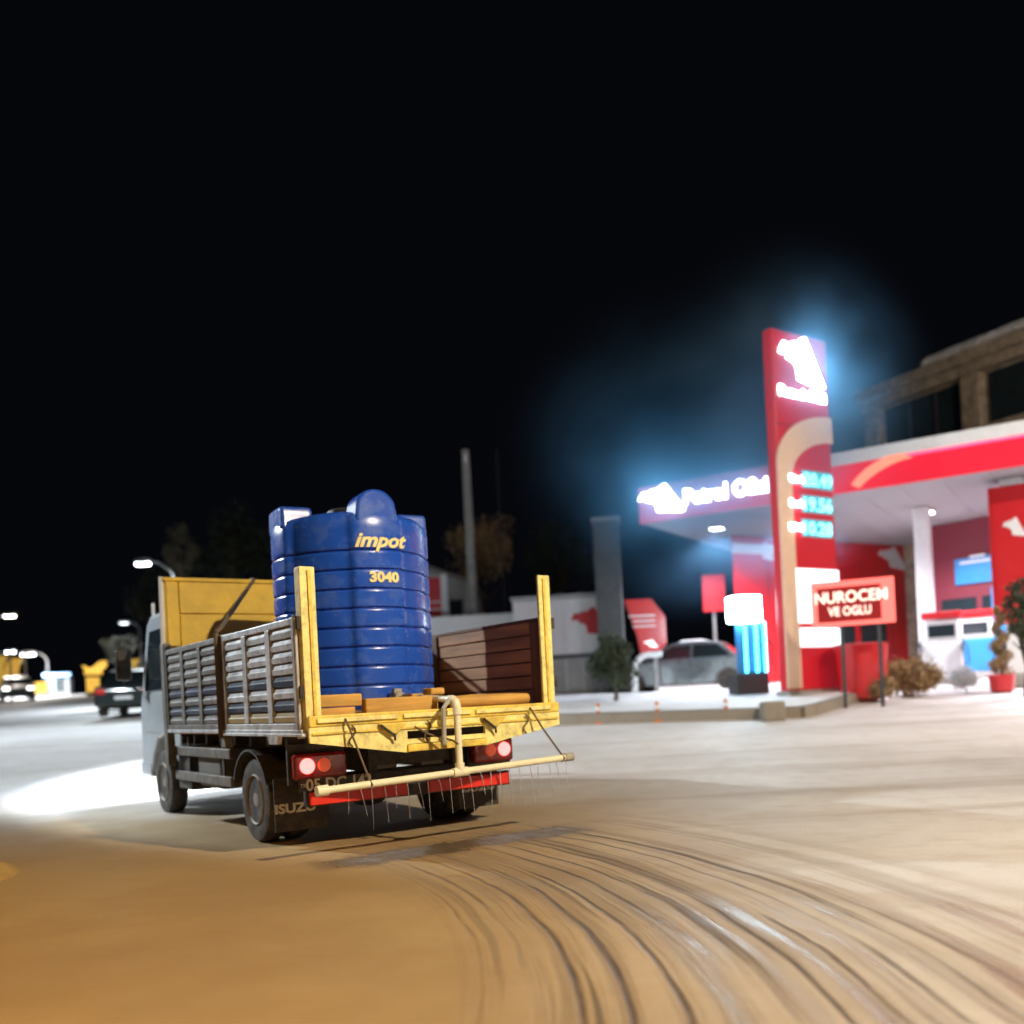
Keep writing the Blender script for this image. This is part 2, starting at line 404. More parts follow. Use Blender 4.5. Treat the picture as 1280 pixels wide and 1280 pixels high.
# snow heap at the left edge of the view
def heap(name, c, rx, ry, h, m, seed, label, cat=None, kind=None):
    mb = MB(); n = 28; k = 9
    for j in range(k + 1):
        t = j / k
        for i in range(n):
            a = 2 * math.pi * i / n; q = 1 + .18 * mnoise.noise((math.cos(a) * 1.7 + seed, math.sin(a) * 1.7, t * 2))
            mb.v.append((rx * t * q * math.cos(a), ry * t * q * math.sin(a), h * (math.cos(t * math.pi) * .5 + .5) * (1 + .2 * mnoise.noise((a, t * 3, seed))) - .03 * t))
    for j in range(k):
        for i in range(n): mb.f.append((j * n + i, j * n + (i + 1) % n, (j + 1) * n + (i + 1) % n, (j + 1) * n + i))
    o = mb.build(name, m, smooth=True); o.location = c
    return tag(o, label, cat, kind=kind)
# ================================================================== STREET LAMPS
def street_lamp(base, height, arm, label, head_mat, color, power, rz=0, arm_rise=.5, light=True, size=.55, aim=(0, 0, -1), spot=165, blend=.5, group='street lamps along the road'):
    t = thing('street_lamp', label, 'street lamp', base, rz, group)
    MB().tube([(0, 0, 0), (0, 0, height * .5), (0, 0, height)], [.10, .08, .06], 10).build('pole', M['galv'], t, smooth=True)
    MB().tube([(0, 0, height - .05), (arm * .25, 0, height + arm_rise * .55), (arm * .7, 0, height + arm_rise * .95), (arm, 0, height + arm_rise)], [.055, .045, .04, .035], 8).build('arm', M['galv'], t, smooth=True)
    hx = arm + (size * .4 if arm > 0 else -size * .4)
    hd = MB().lathe([(.02, -size / 2), (.09, -size * .42), (.15, -.1), (.15, .1), (.10, size * .42), (.02, size / 2)], 12, 'x', (hx, 0, height + arm_rise + .04)).build('lamp_head', M['galv'], t, smooth=True)
    MB().box((hx - size * .36, -.11, height + arm_rise - .13), (hx + size * .36, .11, height + arm_rise - .02)).build('lens', head_mat, t, bevel=.03)
    if light:
        lamp('SPOT', 'lamp_light', (hx, 0, height + arm_rise - .17), color, power, t, aim, spot_size=R(spot), spot_blend=blend, shadow_soft_size=.12)
    return t
g_sod = glow('sodium_lens', SODIUM, 30); g_warm = glow('warm_lens', WARM, 30)
# lamp that lights the foreground, right of and level with the camera, out of the picture
street_lamp((9.6, -1.4, 0), 10.2, -.9, 'tall warm street lamp beside the road right of the camera', g_warm, WARM, P_SODIUM, R(-20))
street_lamp((-5.6, .6, 0), 6.2, 1.0, 'low sodium lamp at the left kerb beside the camera', g_sod, SODIUM, 1300, R(15), aim=(.05, .28, -1), spot=98, blend=.8)
street_lamp((16.5, 12.0, G(12)), 9.4, -.9, 'tall warm street lamp at the right of the forecourt', g_warm, (1, .83, .66), 6500, 0, aim=(-.12, .9, -.22))
street_lamp((-14.5, 15.0, G(15)), 7.2, .9, 'white street lamp at the left kerb of the road', M['g_led'], COOL, 12500, 0, aim=(9.5, 0, -3.5), spot=66, blend=.2)
street_lamp((-14.0, 23.0, G(23)), 7.6, .9, 'unseen white lamp added to brighten the left of the road', M['g_led'], COOL, 3400, 0, aim=(.25, -.1, -1), spot=108, blend=.35)  # lamp added out of view to whiten the road beyond the first
p = at(180, 701, 38); street_lamp((p.x + 1.35, 38, G(38)), p.z - G(38) - 1.0, -1.1, 'white lit street lamp on a curved arm above the truck cab', M['g_led'], COOL, P_LED * 2.2, arm_rise=.95, size=.75)
p = at(9, 769, 60); street_lamp((p.x - 1.0, 60, G(60)), p.z - G(60) - .5, .8, 'highest lit street lamp at the left edge, warm white', glow('warm_led', (1, .86, .70), 20), (1, .9, .8), P_LED, size=.9)
p = at(13, 814, 75); street_lamp((p.x - 1.2, 75, G(75)), p.z - G(75) - .5, .8, 'small distant street lamp left of the brighter low one', M['g_led'], COOL, P_LED, size=1.0)
p = at(33, 817, 64); street_lamp((p.x + 1.4, 64, G(64)), p.z - G(64) - .5, -.8, 'bright low street lamp right of the yellow ornaments', M['g_led'], COOL, P_LED * 1.5, size=1.2)
p = at(152, 778, 70); street_lamp((p.x + 1.3, 70, G(70)), p.z - G(70) - .5, -.8, 'faint distant street lamp just left of the truck cab', glow('faint_led', COOL, 5), COOL, P_LED * .3, size=.8, light=False)
# ================================================================== TRUCK
TH = .601
TX, TY = -1.60 + .825 * 1.21, 7.31 + .565 * 1.21
trk = thing('cargo_truck', 'dropside lorry with grey slatted sides and yellow tailgate driving away', 'truck', (TX, TY, 0), TH)
HW, TL = 1.21, 4.0
def tw(x, y, z):            # truck-local to world
    return Vector((TX + math.cos(TH) * x - math.sin(TH) * y, TY + math.sin(TH) * x + math.cos(TH) * y, z))
b = MB()
for sx in (-.42, .42): b.box((sx - .04, .5, .62), (sx + .04, 5.7, .86))
for yy in (.55, 1.1, 2.2, 3.2, 4.1): b.box((-.38, yy, .66), (.38, yy + .1, .80))
b.tube([(-.75, 1.5, .39), (.75, 1.5, .39)], .07, 10); b.tube([(0, 1.5, .42), (0, 3.6, .62)], .05, 8)
b.lathe([(.04, -.2), (.17, -.12), (.19, 0), (.17, .12), (.04, .2)], 14, 'x', (0, 1.5, .40))
b.tube([(-.8, 4.9, .39), (.8, 4.9, .39)], .05, 8)
b.build('chassis', M['black'], trk)
b = MB()
for yy in [0.2 + .45 * i for i in range(9)]: b.box((-1.12, yy, .87), (1.12, yy + .07, .975))
b.build('cross_member', M['black'], trk)
MB().box((-HW + .03, .03, .98), (HW - .03, TL, 1.115)).build('bed_floor', M['brownwood'], trk)
# --- left side wall: two drop panels of steel slats
def side_panel(y0, y1, frame_m, slat_m, dirty, nbay=3):
    xo = -HW
    z0, z1 = 1.03, 1.91
    pan = MB().box((xo + .012, y0, z0), (xo + .03, y1, z1)).build('side_panel', M['steeldirty'], trk)
    fr = MB(); w = .045
    fr.box((xo - .022, y0, z1 - .05), (xo + .035, y1, z1 + .004)); fr.box((xo - .022, y0, z0 - .03), (xo + .033, y1, z0 + .05))
    fr.box((xo - .025, y0 - .003, z0 - .032), (xo + .036, y0 + w, z1 + .006)); fr.box((xo - .025, y1 - w, z0 - .032), (xo + .036, y1 + .003, z1 + .006))
    fr.build('panel_frame', frame_m, pan, bevel=.006)
    for k in range(1, nbay):
        yc = y0 + (y1 - y0) * k / nbay
        MB().box((xo - .020, yc - .055, z0 + .05), (xo + .011, yc + .055, z1 - .05)).build('panel_rib', frame_m, pan, bevel=.005)
    nsl = 8; hh = (z1 - z0 - .10) / nsl
    for r in range(nsl):
        mm = slat_m
        if r in (1, 3): mm = M['navy']
        if r == 0: mm = M['tan'] if not dirty else M['steeldirty']
        za = z0 + .05 + r * hh
        for k in range(nbay):
            ya = y0 + (y1 - y0) * k / nbay + .058; yb = y0 + (y1 - y0) * (k + 1) / nbay - .058
            poly = [(xo + .0115, za + .003), (xo - .009, za + .008), (xo - .014, za + hh * .50), (xo - .003, za + hh * .60), (xo + .002, za + hh * .86), (xo + .0115, za + hh * .90)]
            sm = MB().prism(poly, 'y', ya, yb)
            sm.build('slat', mm, pan)
side_panel(.13, 1.93, M['steel'], M['steel'], False)
side_panel(2.08, 3.97, M['steeldirty'], M['steeldirty'], True)
MB().box((-HW - .045, -.0, .975), (-HW + .02, 1.96, 1.0)).box((-HW - .03, 0.03, .995), (-HW + .02, TL, 1.03)).build('side_rail', M['steel'], trk, bevel=.006)
MB().box((-HW - .028, 1.94, .86), (-HW + .05, 2.07, 1.93)).build('mid_post', M['steeldirty'], trk, bevel=.012)
MB().box((-HW - .034, 3.975, .62), (-HW + .05, 4.12, 2.0)).build('front_post', M['steeldirty'], trk, bevel=.012)
MB().prism([(-.12, .975), (.12, .975), (.09, .91), (-.09, .91)], 'x', -HW - .05, -HW - .01).build('latch_plate', M['steel'], trk).location = (0, .62, 0)
# --- right side wall: brown boards seen from inside
b = MB(); b.box((HW - .005, .1, 1.03), (HW + .02, TL, 1.90)); rw = b.build('board_wall', M['brownpost'], trk)
nb = 6; hh = .77 / nb
for i in range(nb):
    z = 1.135 + i * hh
    MB().box((HW - .045 - .006 * (i % 2), .16, z + .006), (HW - .006, TL - .02, z + hh - .006)).build('board', M['brownwood'], rw, bevel=.006)
MB().box((HW - .075, .12, 1.12), (HW - .047, .26, 1.90)).build('stake', M['brownpost'], rw, bevel=.01)
MB().box((HW - .07, 2.0, 1.12), (HW - .05, 2.12, 1.90)).build('stake', M['brownpost'], rw, bevel=.01)
MB().box((HW - .06, .12, 1.892), (HW + .025, TL, 1.925)).build('top_rail', M['brownpost'], rw, bevel=.006)
# --- rear corner posts
for sx, nm in ((-1, 'l'), (1, 'r')):
    po = MB().prism([(sx * HW, 0), (sx * (HW - .13), 0), (sx * (HW - .13), .035), (sx * (HW - .045), .045), (sx * (HW - .045), .11), (sx * HW, .11)], 'z', 1.02, 2.30).build('corner_post', M['paleyellow'], trk, bevel=.008)
    MB().box((sx * (HW - .075) - .012, -.016, 1.05), (sx * (HW - .075) + .012, -.001, 2.27)).build('post_rib', M['yellow'], po)
    for zz in (1.32, 1.86): MB().tube([(sx * (HW + .02), .02, zz - .05), (sx * (HW + .02), .02, zz + .05)], .022, 8).build('hinge', M['black'], po)
MB().tube([(-HW - .02, .075, 1.0), (-HW - .02, .075, 1.9)], .016, 8).build('hinge_rod', M['steel'], trk)
MB().box((-HW - .03, .11, .96), (-HW + .03, .125, 1.93)).build('rear_frame_post', M['steel'], trk)
# --- headboard
hb = MB().box((-HW + .02, 4.02, 1.12), (HW - .02, 4.06, 2.72)).build('headboard', M['ply'], trk, bevel=.01)
for i, z in enumerate((1.12, 1.53, 1.93, 2.33)):
    MB().box((-HW + .18, 4.0 - .003 * i % .006, z + .008), (HW - .18, 4.018, z + .39)).build('board', M['ply'], hb, bevel=.008)
for sx in (-1, 1): MB().box((sx * (HW - .10) - .07, 3.985, 1.13), (sx * (HW - .10) + .07, 4.017, 2.70)).build('headboard_stile', M['ply'], hb, bevel=.01)
MB().box((-HW + .0, 3.975, 2.70), (HW, 4.075, 2.745)).build('headboard_cap', M['ply'], hb, bevel=.012)
MB().tube([(-HW - .01, 4.03, 1.2), (-HW - .015, 4.03, 2.0), (-HW - .01, 4.02, 2.75)], .025, 8).build('headboard_edge', M['white_panel'], hb)
# --- tailgate: lowered, hanging below the deck
rail = MB().box((-HW, -.055, 1.045), (HW, -.002, 1.135)).build('rear_rail', M['yellow'], trk, bevel=.01)
for x0, x1 in ((-1.15, -.45), (-.4, .25), (.3, 1.1)): MB().box((x0, -.075, 1.075), (x1, -.057, 1.11)).build('rail_strip', M['paleyellow'], rail, bevel=.004)
prof = [(-HW, 1.043), (HW, 1.043), (HW, .93), (.62, .835), (.40, .795), (-.36, .79), (-.62, .83), (-HW, .925)]
tg = MB()
def plate(poly, y0, y1): return MB().prism(poly, 'y', y0, y1)
t1 = plate([(-HW, 1.043), (HW, 1.043), (HW, .965), (-HW, .965)], -.045, -.015)
t1.prism([(-HW, .9649), (-.36, .9649), (-.36, .79), (-.62, .83), (-HW, .925)], 'y', -.045, -.015)
t1.prism([(.40, .9649), (HW, .9649), (HW, .93), (.62, .835), (.40, .795)], 'y', -.045, -.015)
t1.prism([(-.36, .90), (.40, .90), (.40, .86), (-.36, .86)], 'y', -.043, -.017)
tgate = t1.build('tailgate', M['paleyellow'], trk)
MB().prism([(-.37, .855), (.40, .855), (.40, .80), (-.37, .795)], 'y', -.07, -.02).build('tailgate_step', M['yellow'], tgate, bevel=.008)
MB().box((-1.19, -.06, .985), (1.19, -.046, 1.0)).build('tailgate_crease', M['yellow'], tgate)
for xc in (-.50, .48):
    MB().prism([(xc - .13, 1.04), (xc + .13, 1.04), (xc + .03, .955), (xc - .03, .955)], 'y', -.085, -.047).build('bracket', M['yellow'], tgate, bevel=.006)
    MB().tube([(xc - .12, -.09, 1.03), (xc, -.09, .94), (xc + .01, -.075, .90)], .011, 6).build('latch_lever', M['black'], tgate)
for xc in (-.86, -.18, .82):
    b = MB()
    for i in range(7):
        a = i * .9; b.tube([(xc + .03 * math.sin(a), -.07, 1.04 - i * .024), (xc + .03 * math.sin(a + .9), -.06, 1.04 - (i + 1) * .024)], .008, 5)
    b.build('chain', M['rope'], tgate)
# --- lamps, bumper, plate under the tail
for sx in (-1, 1):
    x0, x1 = (-1.13, -.66) if sx < 0 else (.62, 1.06)
    h = MB().box((x0, .50, .60), (x1, .60, .82)).build('tail_lamp', M['redhouse'], trk, bevel=.03, seg=3)
    xa = x0 + .11 if sx < 0 else x1 - .11; xb = x0 + .26 if sx < 0 else x1 - .26
    MB().lathe([(.0, .462), (.045, .468), (.062, .485), (.066, .499)], 20, 'y', (xa, 0, .715)).build('lit_lens', M['g_tail'], h, smooth=True)
    MB().lathe([(.0, .476), (.05, .482), (.06, .499)], 20, 'y', (xb, 0, .715)).build('dim_lens', M['g_taildim'], h, smooth=True)
    MB().box((x0 - .02, .601, .56), (x1 + .02, .63, .90)).build('lamp_bracket', M['black'], h)
for x0, x1 in ((-1.01, -.10), (.12, .98)):
    MB().box((x0, .49, .385), (x1, .53, .49)).build('bumper_reflector', M['red'], trk, bevel=.006)
MB().box((-1.03, .535, .37), (1.02, .60, .505)).build('bumper_beam', M['black'], trk, bevel=.01)
pl = MB().box((-1.10, .50, .505), (-.42, .52, .61)).build('number_plate', M['black'], trk)
text('lettering', '05 DC 142', .135, M['white'], pl, (-1.04, .496, .512), (R(90), 0, 0), width=.60, depth=.004, bold=.003)
text('lettering', 'TR', .045, M['white'], pl, (-1.092, .496, .54), (R(90), 0, 0), depth=.004)
b = MB().box((-.45, .62, .62), (-.12, .9, .84)); b.build('air_tank_box', M['greybox'], trk, bevel=.02)
MB().box((.12, .62, .60), (.36, .8, .86)).build('tow_bracket', M['greybox'], trk, bevel=.015)
MB().tube([(-.62, .64, .58), (.58, .64, .58)], .05, 10).build('cross_tube', M['black'], trk)
# --- wheels
def wheel(x, y, r, w, face, name='wheel'):
    t = MB(); pr = []
    t.lathe([(r * .60, -w / 2 + .02), (r * .80, -w / 2), (r * .955, -w / 2 + .018), (r, -w / 2 + .05), (r, w / 2 - .05), (r * .955, w / 2 - .018), (r * .80, w / 2), (r * .60, w / 2 - .02)], 36, 'x', (x, y, r))
    ty = t.build('wheel', M['tyre'], trk, smooth=True)
    d = face * w / 2
    MB().lathe([(r * .61, x + d * .80), (r * .58, x + d * .98), (r * .50, x + d * .55), (r * .30, x + d * .35), (r * .26, x + d * .75), (r * .10, x + d * .85), (.001, x + d * .86)], 28, 'x', (0, y, r)).build('rim', M['rim'], ty, smooth=True)
    b = MB()
    for k in range(6):
        a = k * math.pi / 3; b.tube([(x + d * .4, y + math.cos(a) * r * .4, r + math.sin(a) * r * .4), (x + d * .58, y + math.cos(a) * r * .4, r + math.sin(a) * r * .4)], .018, 6)
    b.build('wheel_nuts', M['steeldirty'], ty)
WR = .385
for x, f_ in ((-1.04, -1), (-.80, -1), (1.04, 1), (.80, 1)): wheel(x, 1.5, WR, .21, f_)
for x, f_ in ((-.98, -1), (.98, 1)): wheel(x, 4.9, WR, .22, f_)
# --- mudflaps and guards
fl = MB().box((-1.16, .93, .14), (-.66, .945, .60)).build('mudflap', M['flap'], trk)
text('lettering', 'ISUZU', .11, M['white'], fl, (-1.158, .926, .30), (R(90), 0, 0), width=.37, depth=.004, bold=.004)
fl = MB().box((.68, .93, .14), (1.14, .945, .60)).build('mudflap', M['flap'], trk)
text('lettering', 'ISUZU', .11, M['white'], fl, (.72, .926, .30), (R(90), 0, 0), width=.38, depth=.004, bold=.004)
for sx in (-1, 1):
    pts = [(1.5 + .47 * math.cos(a), .40 + .45 * math.sin(a)) for a in [R(20 + 14 * i) for i in range(11)]]
    pin = [(1.5 + .45 * math.cos(a), .40 + .43 * math.sin(a)) for a in [R(20 + 14 * i) for i in range(11)]]
    MB().prism(pts + pin[::-1], 'x', sx * 1.18, sx * .62).build('mudguard', M['black'], trk)
for z, m_ in ((.74, 'steeldirty'), (.47, 'steeldirty')):
    MB().box((-1.17, 2.05, z), (-1.13, 4.0, z + .10)).build('side_guard_rail', M[m_], trk, bevel=.01)
    MB().box((1.13, 2.05, z), (1.17, 4.0, z + .10)).build('side_guard_rail', M[m_], trk, bevel=.01)
for sx in (-1, 1):
    for yy in (2.3, 3.5): MB().box((sx * 1.128 - .02, yy, .45), (sx * 1.128 + .0, yy + .06, .95)).build('guard_upright', M['black'], trk)
MB().box((-1.12, 2.5, .42), (-.5, 3.3, .86)).build('fuel_tank', M['greybox'], trk, bevel=.05, seg=3)
MB().box((-1.12, 3.55, .36), (-.55, 4.05, .84)).build('battery_box', M['black'], trk, bevel=.02)
# --- cab
cp = [(4.15, .78), (4.15, 2.36), (4.35, 2.44), (5.30, 2.44), (5.50, 2.34), (5.93, 1.48), (6.03, 1.30), (6.05, .50), (5.55, .45), (5.40, .72), (5.18, .90), (4.9, .96), (4.62, .90), (4.42, .72), (4.36, .62), (4.15, .62)]
cb = MB().prism(cp, 'x', -1.05, 1.05).build('cab', M['cab'], trk, bevel=.05, seg=3)
for sx in (-1, 1):
    MB().prism([(4.38, 1.50), (4.38, 2.24), (5.32, 2.24), (5.68, 1.50)], 'x', sx * 1.046, sx * 1.062).build('side_window', M['glass'], cb, bevel=.006)
    MB().prism([(4.33, .98), (5.76, .98), (5.76, 1.46), (4.33, 1.46)], 'x', sx * 1.046, sx * 1.06).build('door', M['cab'], cb, bevel=.012)
    MB().box((min(sx * 1.06, sx * 1.085), 4.45, 1.34), (max(sx * 1.06, sx * 1.085), 4.62, 1.385)).build('door_handle', M['black'], cb, bevel=.008)
    mr = MB().tube([(sx * 1.04, 5.72, 2.12), (sx * 1.24, 5.86, 2.12), (sx * 1.26, 5.88, 1.62), (sx * 1.05, 5.86, 1.5)], .014, 8).build('mirror_arm', M['black'], cb)
    MB().box((min(sx * 1.17, sx * 1.36), 5.83, 1.66), (max(sx * 1.17, sx * 1.36), 5.90, 2.06)).build('mirror', M['black'], mr, bevel=.03, seg=3)
    MB().prism([(5.56, .42), (6.08, .42), (6.08, .60), (5.56, .60)], 'x', sx * 1.06, sx * .2).build('front_bumper', M['cab'], cb, bevel=.03)
    MB().box((min(sx * .58, sx * .92), 6.02, .80), (max(sx * .58, sx * .92), 6.07, 1.02)).build('headlamp', glow('headlamp_glow', (1, .98, .95), 12), cb, bevel=.02)
MB().prism([(5.52, 2.26), (5.90, 1.52), (5.93, 1.53), (5.55, 2.27)], 'x', -.92, .92).build('windscreen', M['glass'], cb)
MB().box((-.75, 4.25, 2.445), (.75, 4.5, 2.60)).build('cab_visor', M['cab'], cb, bevel=.04)
MB().tube([(-.95, 5.5, 2.38), (-.95, 5.5, 2.62)], .02, 6).build('marker_stalk', M['white_panel'], cb)
for sx in (-.75, .75):
    lamp('SPOT', 'headlight_beam', (sx, 6.10, .92), COOL, P_HEAD, trk, (-.10 if sx < 0 else .05, 1, -.10), spot_size=R(176), spot_blend=.9, shadow_soft_size=.06)
# ================================================================== WATER TANK
TKL = tw(-.02, 1.58, 1.16); BA = math.atan2(-TKL.y, -TKL.x) + R(20)      # a rib column looks just right of the camera
tank = thing('water_tank', 'big ribbed blue plastic water tank standing on the truck bed', 'water tank', TKL, 0)
RT = .715
def col_bump(a):
    q = 0
    for k in range(4):
        d = (a - BA - k * math.pi / 2 + math.pi) % (2 * math.pi) - math.pi
        q = max(q, 1 - sstep(R(17), R(23), abs(d)))
    return q
HT = 1.78
grooves = [.215 + .1765 * i for i in range(8)]
prof = [(.60, 0), (.985, .0), (1.0, .03)]
for z in grooves: prof += [(1.0, z - .034), (1.0, z - .022), (.992, z - .011), (.965, z - .005), (.965, z + .005), (.992, z + .011), (1.0, z + .022), (1.0, z + .034)]
prof += [(1.0, HT - .13), (.995, HT - .06), (.975, HT - .015), (.94, HT + .012), (.80, HT + .045), (.55, HT + .085), (.30, HT + .105), (.30, HT + .106)]
mb = MB().lathe([(r * RT, z) for r, z in prof], 160, rad=lambda a, z: 1 + (.062 * col_bump(a) if 0.0 <= z <= HT - .01 else .03 * col_bump(a) if z < HT + .02 else 0))
tbody = mb.build('tank_body', M['tank'], tank, smooth=True)
MB().lathe([(.215, HT + .10), (.215, HT + .15), (.20, HT + .165), (.0, HT + .175)], 32).build('lid', M['darkmetal'], tank, smooth=True)
for k in range(4):
    a = BA + k * math.pi / 2
    w = (.19, .19, .40, .22)[k]; hh_ = (.165, .07, .105, .085)[k]
    sg = lambda v, e: math.copysign(abs(v) ** e, v)
    arc = [(w * sg(math.cos(t), 1 if k == 0 else .45), .085 + hh_ * sg(math.sin(t), 1 if k == 0 else .45)) for t in [math.pi * i / 14 for i in range(15)]]
    poly = [(w + .02, -.06)] + arc + [(-w - .02, -.06)]
    o = MB().prism(poly, 'x', 0, .30).build('lifting_lug', M['tank'], tank, smooth=True, bevel=.03, seg=3)
    o.location = (math.cos(a) * .44, math.sin(a) * .44, HT - .02); o.rotation_euler = (0, 0, a)
def tank_text(body, size, width, z, a0, shear):
    rr = RT * 1.064
    def bend(v):
        a = a0 + v.x / rr; q = rr + v.z + .004
        return Vector((q * math.cos(a), q * math.sin(a), z + v.y))
    text('lettering', body, size, M['tanktext'], tank, (0, 0, 0), (0, 0, 0), width=width, depth=.008, shear=shear, bold=.006, bend=bend)
tank_text('impot', .18, .52, 1.475, BA - .30, .35)
tank_text('3040', .125, .29, 1.155, BA - .14, 0)
# ================================================================== TIMBERS ON THE BED
def beam(a, b_, hw, hh, label, name='timber_beam', m='timber'):
    a, b_ = Vector(a), Vector(b_); c = (a + b_) / 2; d = b_ - a
    o = MB().obox((0, 0, 0), (d.length, hw, hh)).build(name, M[m], None, bevel=.012)
    o.location = tw(*c); o.rotation_euler = (0, 0, TH + math.atan2(d.y, d.x))
    return tag(o, label, 'timber')
beam((-1.07, .20, 1.155), (-.72, .20, 1.155), .10, .07, 'short orange timber offcut lying under the upper left block')
beam((-1.08, .21, 1.245), (-.66, .23, 1.245), .16, .10, 'orange timber block on top at the left corner of the bed')
beam((-.64, .17, 1.185), (.02, .13, 1.185), .11, .13, 'long orange timber beam laid across the middle of the bed end')
beam((-.02, .36, 1.20), (.03, .75, 1.20), .12, .15, 'orange timber beam running forward beside the water tank')
beam((-.02, .20, 1.285), (.13, .23, 1.285), .12, .06, 'small orange timber wedge behind the pipe elbow')
lg = MB().tube([(-.42, 0, 0), (-.2, .01, .005), (.2, -.005, 0), (.42, 0, 0)], [.055, .06, .06, .052], 12).build('round_log', M['timber'], smooth=True)
lg.location = tw(.64, .22, 1.18); lg.rotation_euler = (0, 0, TH + R(3)); tag(lg, 'round peeled log lying at the right end of the bed', 'log')
# ================================================================== SPRAY PIPE
spr = thing('spray_pipe', 'cream plastic spray pipe hung across the back of the truck', 'spray pipe', (TX, TY, 0), TH)
pa, pb = Vector((-1.24, -.25, .57)), Vector((1.13, -.25, .64))
MB().tube([pa, pb], .029, 14).build('spray_bar', M['pvc'], spr, smooth=True)
MB().tube([pa - Vector((.02, 0, 0)), pa + Vector((.07, 0, .002))], .042, 14).build('end_cap', M['pvc'], spr, smooth=True)
MB().tube([pb - Vector((.04, 0, 0)), pb + Vector((.05, 0, .0015))], .038, 14).build('end_cap', M['pvcgrey'], spr, smooth=True)
MB().tube([(0, -.25, .60), (0, -.25, 1.13), (0, -.24, 1.175), (0, -.20, 1.20), (.0, -.15, 1.205)], .029, 14).build('riser', M['pvc'], spr, smooth=True)
MB().tube([(-.07, -.25, .603), (.07, -.25, .607)], .040, 14).tube([(0, -.25, .60), (0, -.25, .68)], .040, 14).build('tee_joint', M['pvc'], spr, smooth=True)
MB().tube([(0, -.25, 1.08), (0, -.25, 1.135), (0, -.235, 1.185), (0, -.19, 1.206), (0, -.13, 1.206)], .038, 14).build('elbow', M['pvc'], spr, smooth=True)
MB().tube([(0, -.2, 1.206), (-.02, .3, 1.235), (-.04, .86, 1.255)], .027, 14).build('feed_pipe', M['pvc'], spr, smooth=True)
MB().tube([(-.13, -.24, .84), (-.12, -.24, 1.14), (-.03, -.19, 1.205)], .02, 8).build('drain_hose', M['pvcgrey'], spr, smooth=True)
MB().tube([(-.036, .66, 1.25), (-.036, .80, 1.255)], .05, 14).box((-.075, .70, 1.29), (.0, .76, 1.33)).build('valve', M['pvcgrey'], spr, smooth=False)
for x, zt_, nm, yy in ((-.92, 1.10, 'left', -.08), (.86, 1.10, 'right', -.08)):
    zb = .57 + (x + 1.24) / 2.37 * .07
    xb = x + (.10 if x < 0 else .20)
    zb = .57 + (xb + 1.24) / 2.37 * .07
    o = MB().tube([tw(x, yy, zt_), tw(x + (xb - x) * .4, -.16, .9), tw(xb, -.25, zb + .03), tw(xb + .005, -.285, zb), tw(xb, -.25, zb - .03), tw(xb - .004, -.215, zb), tw(xb, -.25, zb + .032)], .009, 6).build('hanging_rope', M['rope'], smooth=True)
    tag(o, 'thin brown rope tying the ' + nm + ' end of the spray pipe to the tailgate', 'rope', 'ropes holding the spray pipe')
o = MB().tube([tw(-.32, -.10, 1.0), tw(-.2, -.12, .93), tw(-.03, -.2, .87), tw(-.03, -.29, .84)], .009, 6).build('rope', M['rope'], smooth=True)
tag(o, 'short dark cord tied round the middle riser of the spray pipe', 'rope')
# strap from the mid post over the load to the headboard
o = MB()
sp_ = [tw(-HW - .05, 2.0, .95), tw(-HW - .05, 2.0, 1.95), tw(-HW + .02, 2.05, 2.0), tw(-.17, 3.96, 2.735), tw(-.15, 4.12, 2.76)]
for a, b_ in zip(sp_[:-1], sp_[1:]):
    o.tube([a, b_], .022, 6)
tag(o.build('lashing_strap', M['rope']), 'dark lashing strap running from the side post up to the yellow headboard', 'strap')
# falling water jets
water = bpy.data.materials.new('water'); water.use_nodes = True
wb = water.node_tree.nodes['Principled BSDF']; wb.inputs['Transmission Weight'].default_value = .85; wb.inputs['Roughness'].default_value = .12; wb.inputs['Base Color'].default_value = (.9, .92, .95, 1); wb.inputs['IOR'].default_value = 1.33
for i in range(22):
    x = -1.0 + i * .100 + random.uniform(-.012, .012); zb = .57 + (x + 1.24) / 2.37 * .07 - .03
    dx_, dy_ = random.uniform(-.03, .03), random.uniform(-.07, -.02); n_ = 7
    L_ = random.uniform(.16, .36)
    pth = [tw(x + dx_ * (k / n_), -.25 + dy_ * (k / n_) ** .7, zb - L_ * (k / n_)) for k in range(n_ + 1)]
    rad = [.0030 * (1 - .6 * k / n_) + random.uniform(0, .001) for k in range(n_ + 1)]
    tag(MB().tube(pth, rad, 5).build('water_jet', water, smooth=True), 'thin jet of water falling from the cream spray pipe', 'water jet', 'water jets falling from the spray pipe')
